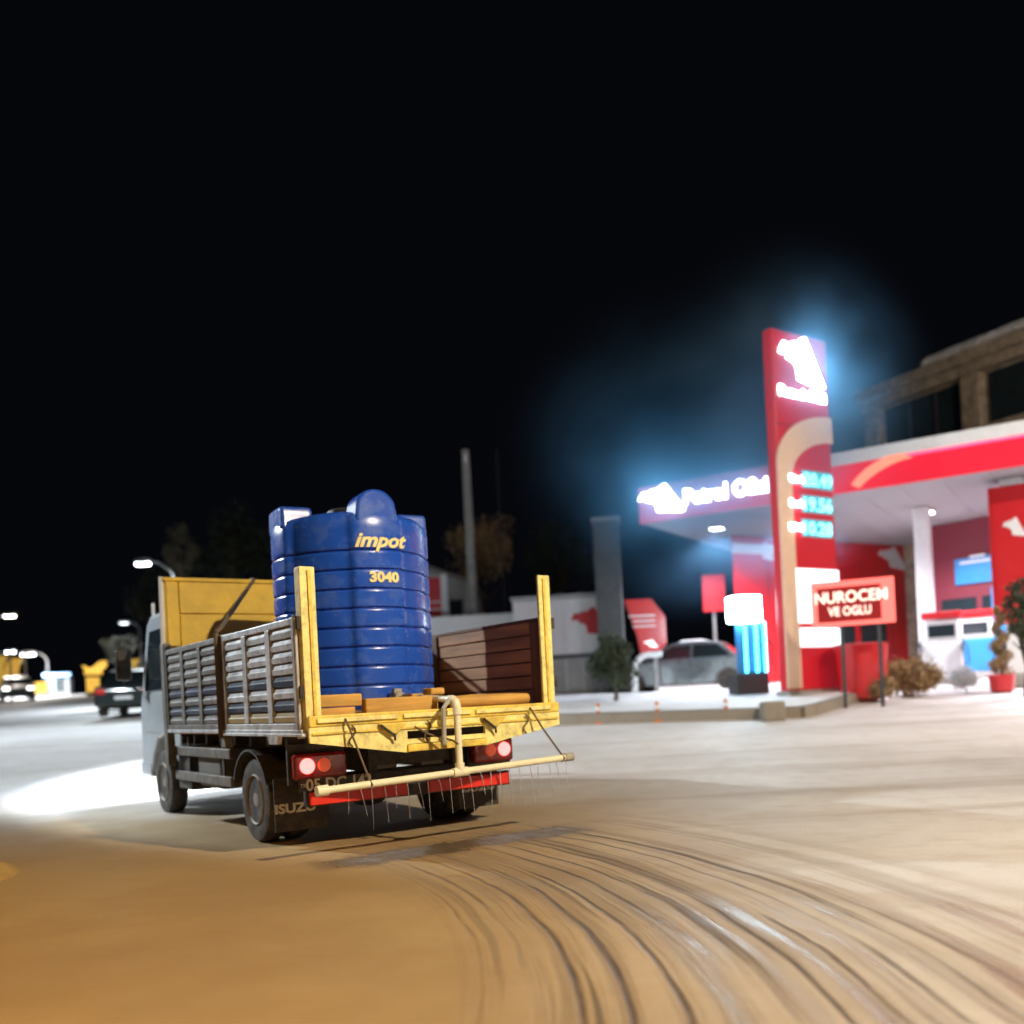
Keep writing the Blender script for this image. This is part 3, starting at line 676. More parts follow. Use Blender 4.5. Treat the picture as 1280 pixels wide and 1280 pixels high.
# ================================================================== TREES
def tree(name, base, h, cr, cz, label, leafm, nleaf=2600, rz=1.0, seed=1, leaf=.16, cat='tree', group=None, trunk=True, flat=1.0, dense=False):
    rnd = random.Random(seed)
    t = thing(name, label, cat, base, 0, group)
    if trunk:
        b = MB(); top = cz
        b.tube([(0, 0, -.2), (.03 * h, 0, top * .35), (-.02 * h, .02, top * .75), (.02, 0, top + cr * .3)], [.035 * h, .026 * h, .018 * h, .008 * h], 8)
        for k in range(9):
            a = rnd.uniform(0, 6.28); z0 = top * rnd.uniform(.45, .95); rr = cr * rnd.uniform(.5, .9)
            b.tube([(0, 0, z0), (rr * .5 * math.cos(a), rr * .5 * math.sin(a), z0 + rr * .5), (rr * math.cos(a), rr * math.sin(a), z0 + rr * rnd.uniform(.6, 1.1))], [.011 * h, .007 * h, .003 * h], 6)
        b.build('trunk', M['bark'], t, smooth=True)
    cl = []
    for k in range(26):
        a, el = rnd.uniform(0, 6.28), math.asin(rnd.uniform(-.85, 1)); q = rnd.uniform(.35, .95)
        if dense: q *= .72
        cl.append((cr * q * math.cos(a) * math.cos(el), cr * q * math.sin(a) * math.cos(el), cz + cr * flat * rz * q * math.sin(el), cr * (rnd.uniform(.34, .52) if dense else rnd.uniform(.22, .42))))
    b = MB()
    for i in range(nleaf):
        c = rnd.choice(cl); v = Vector((rnd.gauss(0, 1), rnd.gauss(0, 1), rnd.gauss(0, 1))).normalized() * c[3] * rnd.random() ** .4
        p = Vector(c[:3]) + v; s_1 = leaf * rnd.uniform(.6, 1.4)
        n_ = Vector((rnd.gauss(0, 1), rnd.gauss(0, 1), rnd.gauss(.5, 1))).normalized(); u = n_.orthogonal().normalized(); w = n_.cross(u)
        b.add([p - u * s_1, p + w * s_1 * .5, p + u * s_1, p - w * s_1 * .5], [(0, 1, 2, 3)])
    b.build('crown', leafm, t)
    return t
def tree_px(name, px, py_c, d, cr_px, label, leafm, seed, ratio=1.0, **kw):
    p = at(px, py_c, d); cr = cr_px * d / F
    return tree(name, (p.x, d, G(d)), p.z + cr - G(d), cr, p.z - G(d), label, leafm, seed=seed, rz=ratio, leaf=kw.pop('leaf', cr * .055), **kw)
tree_px('tree', 226, 694, 44, 24, 'grey green tree top lit by the street lamp behind the headboard', M['leafolive'], 3, 1.7)
tree_px('tree', 290, 690, 60, 55, 'broad dark tree mass behind the yellow headboard, left of the tank', M['leaf'], 4)
tree_px('tree', 596, 690, 50, 52, 'brownish round tree crown behind the tall concrete pole', M['leaftan'], 5, .9)
tree_px('tree', 700, 700, 62, 50, 'dark tree right of the brownish crown, behind the white building', M['leaf'], 6)
tree_px('round_tree', 149, 812, 36, 22, 'small round clipped tree behind the dark car beside the cab', M['leafolive'], 8)
tree_px('tree', 190, 745, 58, 34, 'dark tree behind the truck cab under the street lamp', M['leaf'], 9)
# ================================================================== CARS
def car(name, label, paint, loc, rz, lit_front=False, lit_rear=False, L_=4.3, W_=1.75, H_=1.46):
    t = thing(name, label, 'car', loc, rz)
    h = W_ / 2
    body = [(-L_ / 2, .32), (-L_ / 2 + .02, .80), (-L_ / 2 + .15, .93), (-1.0, .98), (.9, .96), (L_ / 2 - .35, .84), (L_ / 2 - .02, .68), (L_ / 2, .30), (1.75, .24), (1.68, .48), (1.40, .66), (1.12, .48), (1.05, .22), (-1.0, .22), (-1.07, .48), (-1.35, .66), (-1.63, .48), (-1.70, .24)]
    bd = MB().prism(body, 'y', -h, h).build('body', paint, t, bevel=.07, seg=3)
    cabp = [(-1.62, .95), (-1.10, H_ - .05), (-.7, H_), (.15, H_ - .02), (.45, H_ - .12), (1.05, .94)]
    cb_ = MB()
    n_ = len(cabp)
    vs = [(p_[0], -h + .06 + (p_[1] - .95) * .32, p_[1]) for p_ in cabp] + [(p_[0], h - .06 - (p_[1] - .95) * .32, p_[1]) for p_ in cabp]
    cb_.add(vs, [tuple(range(n_)), tuple(range(2 * n_ - 1, n_ - 1, -1))] + [(i, i + 1, n_ + i + 1, n_ + i) for i in range(n_ - 1)])
    cb_.build('cabin', paint, t, bevel=.03)
    for sy in (-1, 1):
        q = lambda z: sy * (h - .05 - (z - .95) * .32 + .006)
        for pts in ([(-1.42, 1.0), (-1.05, H_ - .12), (-.36, H_ - .09), (-.36, 1.0)], [(-.30, 1.0), (-.30, H_ - .09), (.16, H_ - .12), (.40, H_ - .2), (.85, 1.0)]):
            MB().add([(x, q(z), z) for x, z in pts], [tuple(range(len(pts)))]).build('side_window', M['glass'], t)
        for xw in (-1.35, 1.40):
            w = MB().lathe([(.2, -.1), (.31, -.1), (.325, -.06), (.325, .06), (.31, .1), (.2, .1)], 22, 'y', (xw, sy * (h - .09), .325)).build('wheel', M['tyre'], t, smooth=True)
            MB().lathe([(.20, sy * .09), (.17, sy * .095), (.06, sy * .07), (.001, sy * .075)], 14, 'y', (xw, sy * (h - .09), .325)).build('rim', M['rim'], w)
        MB().box((L_ / 2 - .18, sy * (h - .25) - .17, .60), (L_ / 2 + .005, sy * (h - .25) + .17, .74)).build('headlamp', glow('car_lamp', (1, 1, 1), 6) if lit_front else M['galv'], t, bevel=.03)
        MB().box((-L_ / 2 - .005, sy * (h - .2) - .15, .68), (-L_ / 2 + .12, sy * (h - .2) + .15, .84)).build('tail_lamp', M['red'], t, bevel=.03)
        MB().box((.62, sy * (h + .02) - .09, .98), (.76, sy * (h + .02) + .09, 1.10)).build('mirror', paint, t, bevel=.03)
    e = .012
    MB().add([(.47, -h + .24, H_ - .14 + e), (.47, h - .24, H_ - .14 + e), (1.04, h - .10, .965 + e), (1.04, -h + .10, .965 + e)], [(0, 1, 2, 3)]).build('windscreen', M['glass'], t)
    MB().add([(-1.14 - e, -h + .24, H_ - .09), (-1.14 - e, h - .24, H_ - .09), (-1.58 - e, h - .10, 1.0), (-1.58 - e, -h + .10, 1.0)], [(0, 1, 2, 3)]).build('rear_window', M['glass'], t)
    MB().box((-L_ / 2 - .012, -.26, .50), (-L_ / 2 + .02, .26, .61)).build('number_plate', M['white_panel'], t)
    MB().add([(-.65, -h + .3, H_ + .02), (.1, -h + .3, H_ + .01), (.1, h - .3, H_ + .01), (-.65, h - .3, H_ + .02), (-.55, -h + .4, H_ + .06), (.0, -h + .4, H_ + .05), (.0, h - .4, H_ + .05), (-.55, h - .4, H_ + .06)],
             [(0, 1, 5, 4), (1, 2, 6, 5), (2, 3, 7, 6), (3, 0, 4, 7), (4, 5, 6, 7)]).build('roof_snow', M['snow'], t, bevel=.03)
    return t
p = at(174, 886, 31); car('parked_car', 'dark snow dusted car parked just left of the truck cab', M['cardark'], (p.x, 31, G(31)), R(100))
p = at(22, 882, 56); car('parked_car', 'dark car with a lit lamp under the yellow ornaments', M['cardark'], (p.x, 56, G(56)), R(-60), lit_front=True)
p = at(862, 868, 27.3); car('parked_car', 'pale silver car parked behind the green shrub at the filling station', M['carsilver'], (p.x, 27.6, G(27.6)), R(158))
# ================================================================== LIT ORNAMENTS AND KIOSKS, FAR LEFT
def ornament(px, d, label, h_px=40, w_px=16, y_top=823):
    p = at(px, y_top, d); k = d / F
    t = thing('light_ornament', label, 'light ornament', (p.x, d, G(d)), 0, 'yellow lit ornaments on posts')
    zt = p.z - G(d); zb = zt - h_px * k; w = w_px * k
    prof = [(math.sin(i / 10 * math.pi) * w * -.35 + (.1 if i == 0 else 0) * w, zt + (zb - zt) * i / 10) for i in range(11)]
    poly = [(x - w / 2, z) for x, z in prof] + [(x + w / 2, z) for x, z in prof[::-1]]
    MB().prism(poly, 'y', -.08, .08).build('lit_panel', M['g_yellowdim'], t)
    MB().tube([(w * .7, .1, 0), (w * .7, .1, zt + .3)], .07, 8).build('post', M['galv'], t)
    for z in (zb + .2, zt - .25): MB().tube([(w * .7, .1, z), (0, .1, z)], .04, 6).build('bracket', M['galv'], t)
ornament(19, 58, 'yellow lit curved ornament on a post under the low white lamp')
ornament(0, 56, 'yellow lit curved ornament cut by the left picture edge', y_top=820)
ornament(168, 50, 'yellow lit ornament peeking out behind the cab windscreen', h_px=20, w_px=12, y_top=824)
def kiosk(px, base_py, d, w_px, h_px, label, roof=True):
    p = at(px, base_py, d); k = d / F; w = w_px * k; h = h_px * k
    t = thing('lantern_kiosk', label, 'kiosk', (p.x, d, G(d)), R(12))
    bz = p.z - G(d)
    MB().box((-w / 2, 0, 0), (w / 2, w * .8, max(.25, bz + .1))).build('base', M['concrete'], t)
    z0 = max(.25, bz + .1); hb = h * .50
    MB().box((-w / 2 + .05, .1, z0), (w / 2 - .05, w * .8, z0 + hb)).build('core', M['darkmetal'], t)
    for i in range(5):
        x = -w / 2 + w * (i + .5) / 5
        MB().box((x - w * .06, 0, z0), (x + w * .06, .08, z0 + hb)).build('lit_bar', M['g_yellow'], t)
    MB().box((-w / 2 - .05, -.05, z0 + hb), (w / 2 + .05, w * .85, z0 + hb + h * .08)).build('frieze', M['darkmetal'], t)
    MB().box((-w / 2 - .06, -.06, z0 + hb + h * .081), (w / 2 + .06, w * .86, z0 + hb + h * .17)).build('lit_band', M['g_yellow'], t)
    if roof:
        zr = z0 + hb + h * .20
        poly = [(-w * .72, zr + h * .20), (-w * .35, zr + h * .10), (0, zr + h * .11), (w * .6, zr + h * .30), (w * 1.0, zr + h * .32), (w * .9, zr + h * .14), (w * .5, zr), (-w * .5, zr)]
        MB().prism(poly, 'y', -.1, w * .9).build('roof', M['g_yellow'], t, bevel=.03)
kiosk(117, 874, 58, 16, 38, 'yellow lit lantern kiosk with a swept roof beside the dark car')
kiosk(52, 875, 64, 14, 20, 'small yellow lit kiosk with vertical bars next to the blue shop light', roof=False)
p = at(70, 874, 66); t = thing('shop_kiosk', 'small shop front with blue white lit sign beside the yellow kiosk', 'kiosk', (p.x, 66, G(66)), R(15))
MB().box((-.6, 0, 0), (.9, 1.6, 1.25)).build('wall', M['render'], t); MB().box((-.75, -.25, 1.3), (1.05, -.02, 1.55)).build('lit_sign', M['g_blue'], t, bevel=.03)
for i in range(4): MB().box((-.5 + i * .28, -.04, .25 + .0 * i), (-.30 + i * .28, -.01, 1.15)).build('window', M['g_blue'] if i < 2 else M['glass'], t)
# ================================================================== POLES
p = at(597, 866, 33)
t = thing('utility_pole', 'tall pale concrete utility pole right of the blue tank', 'utility pole', (p.x + .0, 33, G(33)))
top = at(595, 562, 33).z - G(33)
MB().tube([(.0, 0, -.3), (0, 0, top * .6), (0, 0, top)], [.20, .165, .13], 12).build('pole', M['concrete'], t, smooth=True)
for i in range(5): MB().tube([(0, 0, 1.6 + i * 1.5), (0, 0, 1.63 + i * 1.5)], .20 - .012 * i, 12).build('band', M['galv'], t, smooth=True)
MB().tube([(.0, -.16, top - .45), (.0, -.2, top - .2)], .05, 8).build('insulator', M['white_panel'], t)
p = at(622, 590, 36); o = MB().tube([(p.x, 36, G(36)), (p.x, 36, at(622, 560, 36).z)], .02, 6).build('thin_mast', M['darkmetal']); tag(o, 'thin metal mast right of the concrete pole', 'mast')
# grey pillar at the station edge
p = at(768, 868, 29.5); top = at(768, 648, 29.5).z
t = thing('stone_pillar', 'tall square grey pillar standing behind the green shrub', 'pillar', (p.x, 29.5, G(29.5)), R(-8))
MB().box((-.40, -.40, 0), (.40, .40, top - G(29.5) - .12)).build('shaft', mat('dark_render', (.10, .11, .11), .9, var=.3, scale=2), t, bevel=.03)
MB().box((-.45, -.45, top - G(29.5) - .118), (.45, .45, top - G(29.5))).build('cap', M['concrete'], t, bevel=.03)
# ================================================================== LOW WHITE BUILDING WITH EMBLEM, BEHIND THE TRUCK
WOLF = [(0.02, .66), (.10, .82), (.20, .78), (.33, .86), (.42, .84), (.50, .95), (.60, 1.0), (1.0, .06), (.93, .0), (.40, .12), (.38, .36), (.30, .46), (.16, .50), (.22, .58), (.0, .58)]
def emblem(parent, m, x, z, w, h, y=-.02, name='emblem', flip=False):
    return MB().prism([(x + (1 - a if flip else a) * w, z + b_ * h) for a, b_ in WOLF], 'y', y - .02, y).build(name, m, parent)
a = at(770, 868, 30); fw = on_plane(a.x, 30.0, R(-6))
t = thing('white_building', 'low white prefab building with a red emblem behind the truck', 'building', (a.x, 30.0, G(30)), R(-6))
gz = G(30)
def XZ(f, px, py): q = f(px, py); return q[0], q[1] - gz
x0, z1 = XZ(fw, 640, 752); x1 = 0.1; _, z2 = XZ(fw, 730, 822); _, zb_ = XZ(fw, 730, 866)
MB().box((x0, .05, 0), (x1, 4, z1)).build('wall', M['white_panel'], t, bevel=.03)
MB().box((x0 - .05, -.06, z1 + .003), (x1 + .05, 4.05, z1 + .12)).build('roof_edge', M['galv'], t)
MB().box((x0, -.03, z2 + .0), (x1, .046, z2 + .12)).build('dark_ledge', M['darkmetal'], t)
for i in range(6):
    xa = x0 + (x1 - x0) * i / 6; xb = x0 + (x1 - x0) * (i + 1) / 6
    MB().box((xa + .02, .0, z2 + .14), (xb - .02, .046, z1 - .02)).build('panel', M['white_panel'], t, bevel=.01)
    MB().box((xa + .02, .01, .05), (xb - .02, .046, z2 - .02)).build('panel', M['render'], t, bevel=.01)
ex, ez = XZ(fw, 715, 797); ex2, ez2 = XZ(fw, 762, 757)
emblem(t, M['signred'], ex, ez, ex2 - ex, ez2 - ez, y=-.002)
# long white wall to its left
a = at(540, 868, 31.5); b2 = at(662, 868, 31.5)
o = thing('white_wall', 'white rendered wall top showing above the brown boards of the bed', 'wall', (a.x, 31.5, G(31.5)))
hz = at(600, 771, 31.5).z - G(31.5)
MB().box((-2, 0, 0), (b2.x - a.x, .25, hz)).build('wall', M['white_panel'], o); MB().box((-2.05, -.05, hz), (b2.x - a.x + .05, .3, hz + .08)).build('coping', M['snow'], o, bevel=.02)
# gabled house
a = at(538, 868, 42); b2 = at(592, 868, 42); w = b2.x - a.x
t = thing('gabled_house', 'small pale house with a shallow gable roof right of the blue tank', 'house', (a.x, 42, G(42)), R(-4))
he = at(590, 730, 42).z - G(42); hp = at(538, 712, 42).z - G(42)
MB().prism([(-w * .9, 0), (w, 0), (w, he), (w * .05, hp), (-w * .9, he)], 'y', 0, 6).build('wall', M['render'], t)
MB().prism([(-w * 1.05, he - .08), (w * .05, hp + .02), (w * 1.12, he - .08), (w * 1.12, he + .1), (w * .05, hp + .2), (-w * 1.05, he + .1)], 'y', -.4, 6.3).build('roof', M['rooftile'], t)
MB().box((w * .30, -.09, he - 1.4), (w * .38, -.01, he)).build('downpipe', M['white_panel'], t)
wn = MB().box((w * .55, -.05, he - 1.7), (w * .85, -.005, he - .7)).build('window', M['glass'], t); MB().box((w * .52, -.06, he - 1.76), (w * .88, -.006, he - 1.70)).build('sill', M['white_panel'], wn)
a = at(540, 740, 34); o = thing('sign_board', 'narrow red sign board with white lines right of the tank', 'sign', (a.x - .2, 34, G(34)))
zb_ = at(540, 785, 34).z - G(34); zt_ = at(540, 722, 34).z - G(34)
MB().box((0, 0, zb_), (.52, .1, zt_)).build('panel', M['signred'], o, bevel=.02); MB().box((.52, -.02, 0), (.75, .12, zt_ + .1)).build('post', M['white_panel'], o)
for z in (.35, .5): MB().box((.05, -.012, zb_ + (zt_ - zb_) * z), (.5, -.001, zb_ + (zt_ - zb_) * z + .05)).build('stripe', M['white_panel'], o)
# ================================================================== FILLING STATION
def cyl_light(px, py, z, label): pass
# ---- canopy
A = Vector((3.97, 27.4)); Bv = Vector((12.25, 22.1)); AB = (Bv - A); ca = math.atan2(AB.y, AB.x)
fz = on_plane(A.x, A.y, ca); gz = G(26)
can = thing('station_canopy', 'large red fronted filling station canopy with lit letters', 'canopy', (A.x, A.y, gz), ca)
CL = 22.0; CD = 13.0; zb_, zt_ = 6.0 - gz, 7.05 - gz
MB().box((0, .06, zb_ + .02), (CL, CD, zt_ - .05)).build('roof', M['white_panel'], can)
MB().box((.05, .1, zb_ - .0), (CL, CD - .05, zb_ + .015)).build('ceiling', mat('ceiling_grey', (.30, .30, .32), .55, var=.06, bump=0), can)
for i in range(1, 22): MB().box((i - .01, .12, zb_ - .012), (i + .01, CD - .06, zb_ - .001)).build('ceiling_joint', M['galv'], can)
split = fz(1036, 590)[0]; sw = fz(1092, 580)[0]
MB().box((-.02, 0, zb_), (split, .058, zt_)).build('fascia', glow('backlit_fascia', (1, .14, .26), .42, (.5, .03, .05)), can, bevel=.01)
MB().box((split + .003, -.015, zb_), (CL, .058, zt_ - .34)).build('fascia', glow('backlit_red', (1, .02, .06), .55, (.5, .01, .02)), can, bevel=.01)
MB().box((split + .003, -.02, zt_ - .335), (CL, .058, zt_)).build('fascia_band', M['white_panel'], can, bevel=.01)
# orange-white swoosh and pink neon edge
pts = []
for i in range(13):
    k = i / 12; pts.append((fz(1068, 600)[0] + (fz(1135, 575)[0] - fz(1068, 600)[0]) * k, -.03, zb_ + .10 + (zt_ - .40 - zb_ - .10) * math.sin(k * math.pi / 2) ** .8))
top_ = [(p_[0] - .08, p_[2] + .07 + .07 * math.sin(i / 12 * math.pi)) for i, p_ in enumerate(pts)]
poly = top_ + [(p_[0] + .12, p_[2] - .05) for p_ in pts[::-1]]
MB().prism(poly, 'y', -.05, -.016).build('swoosh', glow('swoosh_lit', (1, .25, .16), .9), can)
MB().box((fz(1120, 575)[0], -.045, zt_ - .40), (CL, -.021, zt_ - .345)).build('neon_strip', M['g_strip'], can)
ea, eb = fz(798, 650), fz(853, 612); z_ = lambda v: v - gz
emblem(can, M['g_white'], ea[0] + .05, z_(ea[1]) + .05, eb[0] - ea[0], .86, y=-.003)
ta, tb = fz(856, 632), fz(960, 615)
text('lettering', 'Petrol Ofisi', .60, M['g_white'], can, (ta[0], -.012, zb_ + .36), (R(90), 0, 0), width=tb[0] - ta[0], depth=.03, bold=.012)
# canopy ceiling lamps (the lit one in view is repeated over the pumps)
def ceil_lamp(x, y, label):
    w = Vector((A.x, A.y)) + Vector((math.cos(ca), math.sin(ca))) * x + Vector((-math.sin(ca), math.cos(ca))) * y
    o = thing('ceiling_light', label, 'ceiling light', (w.x, w.y, 6.0), ca, 'ceiling lights under the canopy')
    MB().box((-.22, -.22, -.07), (.22, .22, -.002)).build('housing', M['galv'], o, bevel=.02); MB().box((-.18, -.18, -.085), (.18, .18, -.072)).build('diffuser', M['g_ceil'], o)
    lamp('SPOT', 'lamp_light', (0, 0, -.12), (.92, .91, 1.0), P_CEIL, o, (0, 0, -1), spot_size=R(150), spot_blend=.6, shadow_soft_size=.2)
q = None
for (u_, v_) in ((1158, 638),):
    ux, uz = ray(u_, v_); d = (6.0 - EYE) / uz; rel = Vector((ux * d, d)) - A
    q = (rel.x * math.cos(ca) + rel.y * math.sin(ca), -rel.x * math.sin(ca) + rel.y * math.cos(ca))
ceil_lamp(q[0], q[1], 'lit square ceiling lamp under the canopy left of the right red column')
ceil_lamp(1.5, 2.2, 'lit ceiling lamp at the left end of the canopy above the cyan machine')
ceil_lamp(4.0, 2.0, 'ceiling lamp of the canopy behind the price pylon')
for x, y in ((q[0] + 4.2, 2.2), (q[0] + 4.2, q[1]), (q[0] + 8.4, 2.2)): ceil_lamp(x, y, 'square ceiling lamp of the canopy beyond the right picture edge')
# ---- columns
def column(px, d, w, m, label, clad=None):
    p = at(px, 800, d); o = thing('canopy_column', label, 'column', (p.x, d, G(d)), ca)
    MB().box((-w / 2, -w / 2, 0), (w / 2, w / 2, 5.99 - G(d))).build('shaft', m, o, bevel=.03)
    MB().box((-w / 2 - .08, -w / 2 - .08, 0), (w / 2 + .08, w / 2 + .08, .35)).build('plinth', M['concrete'], o, bevel=.03)
    if clad:
        MB().box((-w / 2 - .25, -w / 2 - .12, 1.6), (w / 2 + .25, w / 2 + .12, 5.0)).build('cladding', clad, o, bevel=.03)
        emblem(o, M['white_panel'], -.22, 3.7, .5, .5, y=-w / 2 - .125)
column(1160, 27.0, .42, M['white_panel'], 'white canopy column left of the blue panel')
column(1275, 23.6, .55, M['white_panel'], 'canopy column clad in red at the right picture edge', M['signred'])
# ---- shop
sa = at(924, 860, 30.2); sb = at(1152, 860, 35.0); sang = math.atan2(sb.y - sa.y, sb.x - sa.x); sl = (sb - sa).xy.length
fs = on_plane(sa.x, sa.y, sang); gz = G(32)
shop = thing('station_shop', 'red walled station shop under the canopy', 'shop', (sa.x, sa.y, gz), sang)
hz = 5.98 - gz
rd = Vector((sa.x, sa.y)).normalized(); lx, ly = rd.x * math.cos(sang) + rd.y * math.sin(sang), -rd.x * math.sin(sang) + rd.y * math.cos(sang)
MB().prism([(0, 0), (sl, 0), (sl + 1.0, 7), (lx * 7 / ly + .5, 7)], 'z', 0, hz).build('wall', M['signred'], shop, bevel=.02)
MB().box((-.02, -.05, hz - .55), (sl * .22, -.003, hz - .25)).build('band', M['white_panel'], shop)
for px0, px1, py0, py1, mm in ((945, 966, 700, 678, 'white_panel'), (1098, 1132, 712, 684, 'white_panel')):
    e0, e1 = fs(px0, py0), fs(px1, py1); emblem(shop, M[mm], e0[0], e0[1] - gz, e1[0] - e0[0], e1[1] - e0[1], y=-.004)
for i in range(1, 6): MB().box((sl * i / 6 - .015, -.006, .05), (sl * i / 6 + .015, -.0005, hz - .6)).build('wall_joint', M['darkmetal'], shop)
for i in range(3):
    xa = sl * .28 + i * 1.7
    wn = MB().box((xa, -.03, .5), (xa + 1.4, -.004, 2.6)).build('window', M['glass'], shop); MB().box((xa - .06, -.05, .42), (xa + 1.46, -.003, .5)).box((xa - .06, -.05, 2.6), (xa + 1.46, -.003, 2.68)).build('frame', M['darkmetal'], wn)
# second shop front to the right with the blue panel
pa_ = at(1172, 860, 30.5); pb_ = at(1300, 860, 28.0); an2 = math.atan2(pb_.y - pa_.y, pb_.x - pa_.x); f2 = on_plane(pa_.x, pa_.y, an2)
mk = thing('market_front', 'dark red market front with a blue panel behind the pumps', 'shop', (pa_.x, pa_.y, gz), an2)
ml = 9.0
MB().box((-.2, 0, 0), (ml, 6, hz)).build('wall', mat('dark_red_wall', (.16, .015, .03), .6, var=.1, bump=0), mk)
e0, e1 = f2(1196, 732), f2(1262, 690)
MB().box((e0[0], -.10, e0[1] - gz), (e1[0], -.004, e1[1] - gz)).build('blue_panel', M['bluepanel'], mk, bevel=.02)
e0, e1 = f2(1243, 800), f2(1262, 731)
MB().box((e0[0], -.08, e0[1] - gz), (e1[0], -.004, e1[1] - gz)).build('blue_panel', M['bluepanel'], mk, bevel=.02)
e0, e1 = f2(1202, 706), f2(1240, 700)
for q_ in (0, .16): MB().box((e0[0] + q_ * 2, -.13, e0[1] - gz + q_), (e1[0] - q_, -.104, e0[1] - gz + q_ + .07)).build('pale_stripe', M['white_panel'], mk)
MB().box((.3, -.05, .0), (1.4, -.004, 2.3)).build('door', M['glass'], mk)
MB().box((1.6, -.05, .6), (3.4, -.004, 2.3)).build('window', M['glass'], mk)
# ---- price pylon
_p = at(963, 407, 21.6); pyx, pyy = _p.x, 21.6; pang = math.atan2(1.2, 1.77); fp = on_plane(pyx, pyy, pang); gz = G(21.5) + .2
pyl = thing('price_pylon', 'tall red price pylon with lit emblem and cream swoosh', 'price sign', (pyx, pyy, gz), pang)
PW = 1.98; PT = 9.35 - gz
def PZ(px, py): q = fp(px, py); return q[0], q[1] - gz
MB().box((0, .0, .15), (PW, .28, PT)).build('body', M['signlit'], pyl, bevel=.06, seg=3)
MB().box((-.05, -.05, 0), (PW + .05, .33, .148)).build('base', M['concrete'], pyl, bevel=.02)
for z_j in (PT * .30, PT * .52, PT * .74): MB().box((.02, -.003, z_j), (PW - .02, -.0008, z_j + .018)).build('panel_joint', M['darkmetal'], pyl)
# swoosh: quarter arc from the right edge sweeping into a vertical band
bx0, bx1 = PZ(976, 700)[0], PZ(993, 700)[0]
zr0, zr1 = PZ(1036, 555)[1], PZ(1036, 523)[1]
outer = []; inner = []
for i in range(13):
    th_ = math.pi / 2 * i / 12
    outer.append((PW + .012 - (PW - bx0) * math.sin(th_), zr1 - 1.25 + 1.25 * math.cos(th_)))
    inner.append((PW + .012 - (PW - bx1) * math.sin(th_), zr0 - 1.0 + 1.0 * math.cos(th_)))
poly = outer + [(bx0, .2), (bx1, .2)] + inner[::-1]
MB().prism(poly, 'y', -.045, -.004).build('swoosh', M['signorange'], pyl)
e0, e1 = PZ(975, 477), PZ(1027, 428)
emblem(pyl, M['g_white'], e0[0], e0[1], e1[0] - e0[0], e1[1] - e0[1], y=-.004)
e0, e1 = PZ(974, 495), PZ(1030, 480)
text('lettering', 'Petrol Ofisi', .32, M['g_white'], pyl, (e0[0], -.012, PZ(974, 493)[1]), (R(90), 0, 0), width=e1[0] - e0[0], depth=.03, bold=.004)
for (ly, lab, dig) in ((600, 'Motorin', '20.49'), (631, 'Benzin', '19.56'), (661, 'LPG', '10.28')):
    e0, e1 = PZ(986, ly), PZ(1002, ly)
    text('price_label', lab, .20, M['g_white'], pyl, (e0[0], -.055, e0[1] - .02), (R(90), 0, 0), width=e1[0] - e0[0], depth=.02, bold=.002)
    e0, e1 = PZ(1003, ly + 8), PZ(1039, ly - 10)
    pn = MB().box((e0[0], -.03, e0[1] - .02), (min(PW, e1[0]), -.004, e0[1] + .38)).build('price_display', glow('display_glow', (.05, .40, .46), .8), pyl)
    text('digits', dig, .42, M['g_cyan'], pn, (e0[0] + .04, -.036, e0[1] + .03), (R(90), 0, 0), width=min(PW, e1[0]) - e0[0] - .08, depth=.02, bold=.004)
e0, e1 = PZ(996, 779), PZ(1045, 713)
MB().box((e0[0], -.05, e0[1]), (PW - .02, -.004, e1[1])).build('lit_panel', M['g_panel'], pyl, bevel=.02)
e0, e1 = PZ(1000, 809), PZ(1045, 785)
MB().box((e0[0], -.05, e0[1]), (PW - .02, -.004, e1[1])).build('lit_panel', M['g_panel'], pyl, bevel=.02)
# ---- red LED board
la = at(1016, 785, 20.6); lb = at(1120, 780, 19.9); lang = math.atan2(lb.y - la.y, lb.x - la.x); lw = (lb - la).xy.length
zl = la.z - G(20.5); led = thing('led_sign', 'red framed LED sign with pale letters in front of the price pylon', 'LED sign', (la.x, la.y, G(20.5)), lang)
lh = 56 * 20.4 / F
MB().box((.0, 0, zl), (lw, .14, zl + lh)).build('housing', M['darkmetal'], led)
MB().box((.1, -.01, zl + .1), (lw - .1, -.001, zl + lh - .1)).build('led_panel', glow('led_back', (.85, .01, .015), .30, (.12, .01, .01)), led)
fb = MB().box((0, -.02, zl), (lw, -.001, zl + .09)).box((0, -.02, zl + lh - .13), (lw, -.001, zl + lh)).box((0, -.019, zl + .092), (.12, -.001, zl + lh - .132)).box((lw - .27, -.019, zl + .092), (lw, -.001, zl + lh - .132))
fb.build('led_frame', M['g_ledframe'], led)
text('lettering', 'NUROCEM', .34, M['g_ledtext'], led, (.08, -.03, zl + lh * .52), (R(90), 0, 0), width=lw - .22, depth=.015, bold=.006)
text('lettering', 'VE OGLU', .27, M['g_ledtext'], led, (lw * .20, -.03, zl + lh * .23), (R(90), 0, 0), width=lw * .52, depth=.015, bold=.005)
for x in (lw * .35, lw * .8): MB().tube([(x, .07, 0), (x, .07, zl)], .04, 8).build('post', M['darkmetal'], led)
